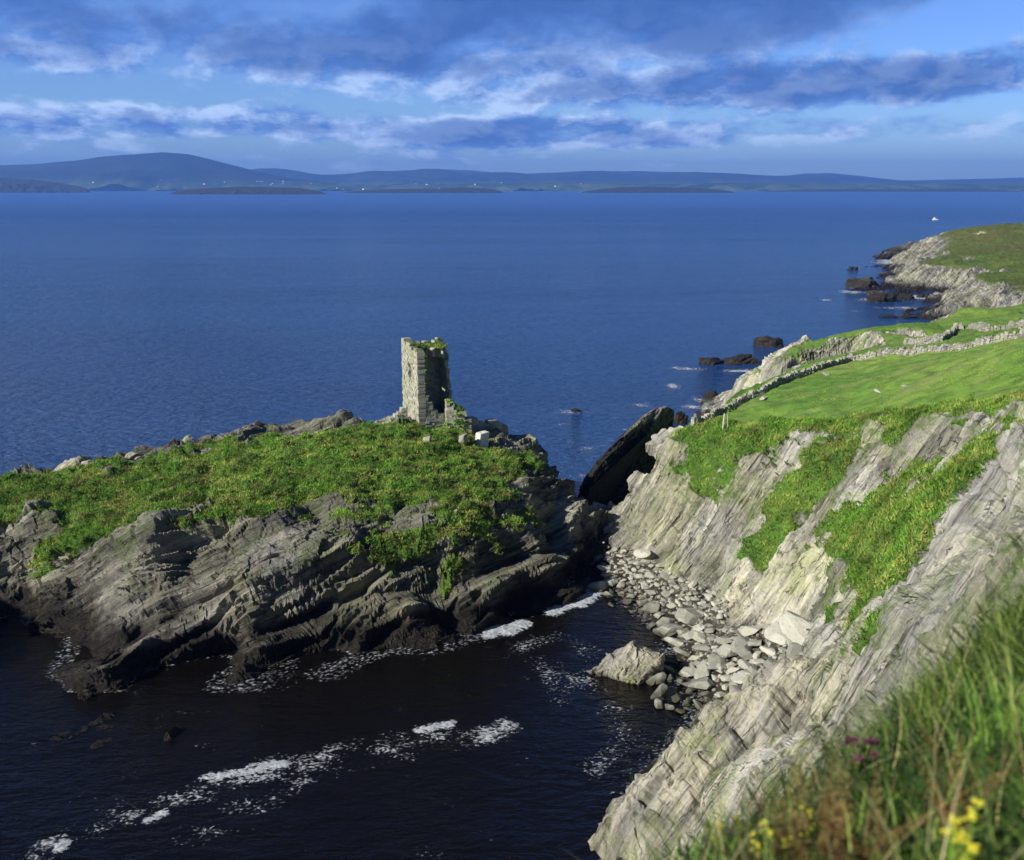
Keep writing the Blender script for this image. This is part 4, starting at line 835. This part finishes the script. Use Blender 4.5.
P, N = scatter(iV, iF, iA, lambda C, g, f: (g > .45) & (g < 1.1) & (C[:, 2] < 10.6) & (fbm(C[:, 0] / 3, C[:, 1] / 3, C[:, 2], 3, 5) > -.1), 6000, 2)
tag(blades(P, N, .33, .06, 11, .24, .7, 2, 1, 'sea_turf', M['tuft_dark']), 'dark clumpy sea turf hanging over the edge of the rocks', 'plants', kind='stuff')
P, N = scatter(hV, hF, hA, lambda C, g, f: (g > .55) & (f < .5) & (C[:, 1] > 35) & (C[:, 1] < 112) & (C[:, 0] / C[:, 1] < .62), 15000, 3)
tag(blades(P, N, .34, .04, 6, .14, .35, 3, 2, 'grass', M['tuft']), 'rough green grass in the gullies of the sunlit cliff', 'grass', kind='stuff')

P, N = scatter(hV, hF, hA, lambda C, g, f: (g > .55) & (f >= .5) & (C[:, 1] > 60) & (C[:, 1] < 185) & (C[:, 0] / C[:, 1] < .62) & (fbm(C[:, 0] / 6, C[:, 1] / 9, C[:, 2], 4, 15) > .05), 4500, 13)
tag(blades(P, N, .14, .03, 5, .16, .5, 13, 1, 'grass', M['ngrass']), 'thin grass and rushes dotted over the grazed pasture', 'grass', kind='stuff')
# ---------------------------------------------------------------- foreground bank
def bankpoints(n, seed, x0=.6, x1=9.5, y0=2.2, y1=8.6, cond=None):
    rng = np.random.default_rng(seed); x = rng.uniform(x0, x1, n * 3); y = rng.uniform(y0, y1, n * 3); z = f_head(x, y); k = (z > 34.6)
    if cond is not None: k &= cond(x, y)
    x, y, z = x[k][:n], y[k][:n], z[k][:n]; return np.stack([x, y, z - .02], -1), np.tile([0, 0, 1.], (len(x), 1))
dens = lambda x, y: (fbm(x * 1.2, y * 1.2, x * 0, 3, 4) * .8 + .55 * (x - 2.5)) > -.1
P, N = bankpoints(7500, 4, cond=dens)
tag(blades(P, N, .46, .0035, 9, .05, .28, 5, 4, 'grass', M['ngrass']), 'long green grass on the bank right beside the viewer', 'grass', kind='stuff')
P, N = bankpoints(1300, 14)
tag(blades(P, N, .40, .0035, 8, .05, .35, 15, 4, 'grass', M['ngrass']), 'sparse green grass between the near heath plants', 'grass', kind='stuff')
P, N = bankpoints(900, 6)
tag(blades(P, N, .62, .0022, 3, .05, .18, 7, 4, 'dry_grass', M['dry']), 'straw coloured dry stalks among the near grass', 'grass', kind='stuff')
P, N = bankpoints(5200, 8, cond=lambda x, y: x < 4.4)
tag(blades(P, N, .20, .010, 12, .10, .8, 9, 1, 'heath', M['dkleaf']), 'low dark heath under the near grass', 'plants', kind='stuff')
def bracken():
    rng = np.random.default_rng(3); V = []; F = []
    for s in range(5):
        a = rng.uniform(0, 6.28); dx, dy = math.cos(a) * .35, math.sin(a) * .35; H = rng.uniform(.30, .46); n = 34
        for k in range(n):
            t_ = (k + 2) / (n + 2); c = np.array([dx * t_ * t_, dy * t_ * t_, H * (t_ - .25 * t_ * t_) * 1.3]); l = .055 * (1 - t_) + .009
            for sd in (-1, 1):
                e = np.array([-math.sin(a) * sd, math.cos(a) * sd, .3]) * l + rng.normal(0, .006, 3); u = np.array([dx, dy, .4]) * .022; b0 = len(V)
                V += [tuple(c), tuple(c + e * .5 + u * .6), tuple(c + e), tuple(c + e * .5 - u * .5)]; F.append((b0, b0+1, b0+2, b0+3))
    me = bpy.data.meshes.new('bracken'); me.from_pydata(V, [], F); me.update(); return me
bk = bracken(); bk.materials.append(M['russet'])
def flower_plant(seed, petal, n=5, H=.42, heads=9):
    rng = np.random.default_rng(seed); VS, FS, VL, FL, HD = [], [], [], [], []
    def leaf(V, F, c, d, l, w):
        d = d / np.linalg.norm(d); s = np.cross(d, (0, 0, 1)); s /= np.linalg.norm(s) + 1e-6; b0 = len(V); V += [tuple(c), tuple(c + d * l * .5 + s * w), tuple(c + d * l), tuple(c + d * l * .5 - s * w)]; F.append((b0, b0+1, b0+2, b0+3))
    for k in range(n):
        a = rng.uniform(0, 6.28); ln = rng.uniform(.05, .28); h = H * rng.uniform(.7, 1.2); tip = np.array([math.cos(a) * ln * h, math.sin(a) * ln * h, h]); w = .003; b0 = len(VS)
        VS += [(w, 0, 0), (-w, 0, 0), (0, w, 0), (tip[0] + w, tip[1], tip[2]), (tip[0] - w, tip[1], tip[2]), (tip[0], tip[1] + w, tip[2])]; FS += [(b0, b0+1, b0+4, b0+3), (b0+1, b0+2, b0+5, b0+4), (b0+2, b0, b0+3, b0+5)]
        for j in range(14): t_ = rng.uniform(.15, .9); leaf(VL, FL, tip * t_, np.array([*rng.normal(size=2), .5]), .055, .008)
        VF, FF_ = [], []; HD.append((VF, FF_))
        for j in range(heads):
            c = tip + rng.normal(0, .012, 3)
            for q in range(6): ang = q * 1.047; leaf(VF, FF_, c, np.array([math.cos(ang), math.sin(ang), .4]), .017, .006)
    out = []
    for VF, FF_ in HD:
        me = bpy.data.meshes.new('flower_head'); me.from_pydata(VF, [], FF_); me.materials.append(M[petal]); out.append(('flower_head', me))
    for nm, V, F, mt in (('stem', VS, FS, 'tuft'), ('foliage', VL, FL, 'ngrass')):
        me = bpy.data.meshes.new(nm); me.from_pydata(V, [], F); me.materials.append(M[mt]); out.append((nm, me))
    return out
fy = [flower_plant(1, 'yellow'), flower_plant(2, 'yellow', 4, .36, 12)]; fp = [flower_plant(5, 'purple', 7, .30, 10)]
def nearcast(px, py):
    d = ray(px, py); d = d / d[1]; y = np.linspace(2, 12, 2000); z = CAMZ + d[2] * y; h = f_head(d[0] * y, y); k = np.argmax(z < h); return (d[0] * y[k], y[k], h[k])
def plant(kind, protos_, px, py, label, cat, group, s=1.0, dh=0.40):
    # px, py = where the flower head shows; stand it on the bank below
    d = ray(px, py); y = np.linspace(2, 9, 700); X_ = d[0] / d[1] * y; z = CAMZ + d[2] / d[1] * y; h = f_head(X_, y); k = np.argmin(np.abs(z - h - dh * s)); r = empty(kind, (X_[k], y[k], h[k]), random.uniform(0, 6)); tag(r, label, cat, group)
    for nm, me in random.choice(protos_):
        o = bpy.data.objects.new(nm, me); COL.objects.link(o); o.parent = r; o.scale = (s, s, s)
for (x, y) in [(715,822),(735,845),(705,852),(803,820),(857,829),(968,822),(975,845),(790,856),(722,832),(712,846),(748,850),(958,838),(735,826),(762,838),(728,856),(742,842)]:
    plant('ragwort', fy, x, y, 'blurred yellow flowered weed on the near bank', 'plant', 'yellow flowers on the near bank', random.uniform(.5, .7))
for (x, y) in [(862,755),(895,752),(915,760),(930,748)]: plant('heather', fp, x, y, 'small purple heather tuft on the near bank', 'plant', 'purple heather on the near bank', .9, .28)
for k in range(30):
    px = random.uniform(740, 960); py = random.uniform(max(745, 1430 - px * .78), 858); d = ray(px, py); y = np.linspace(2, 9, 500); h = f_head(d[0] / d[1] * y, y); z = CAMZ + d[2] / d[1] * y; q = np.argmin(np.abs(z - h - .25))
    o = bpy.data.objects.new('bracken', bk); COL.objects.link(o); o.location = (d[0] / d[1] * y[q], y[q], h[q]); o.rotation_euler = (0, 0, random.uniform(0, 6)); s = random.uniform(.7, 1.2); o.scale = (s, s, s); tag(o, 'russet bracken plant in the near bank vegetation', 'plant', 'russet bracken on the near bank')

# ---------------------------------------------------------------- haze
def haze():
    x, y0, y1, z0, z1 = 16000., -2500., 21800., -12., 560.
    V = [(a, b_, c) for c in (z0, z1) for a, b_ in ((-x, y0), (x, y0), (x, y1), (-x, y1))]; me = bpy.data.meshes.new('haze'); me.from_pydata(V, [], [(3,2,1,0),(4,5,6,7),(0,1,5,4),(1,2,6,5),(2,3,7,6),(3,0,4,7)])
    m = bpy.data.materials.new('haze'); m.use_nodes = True; t = NT(m.node_tree); t.n.clear(); v = t.node('ShaderNodeVolumePrincipled'); v.inputs['Color'].default_value = (.15, .36, 1.0, 1); v.inputs['Density'].default_value = 7.2e-5; v.inputs['Anisotropy'].default_value = .1
    o_ = t.node('ShaderNodeOutputMaterial'); t.l.new(v.outputs[0], o_.inputs['Volume']); o = link('haze', me, m); tag(o, 'blue sea haze over the bay', 'haze', kind='stuff')
haze()
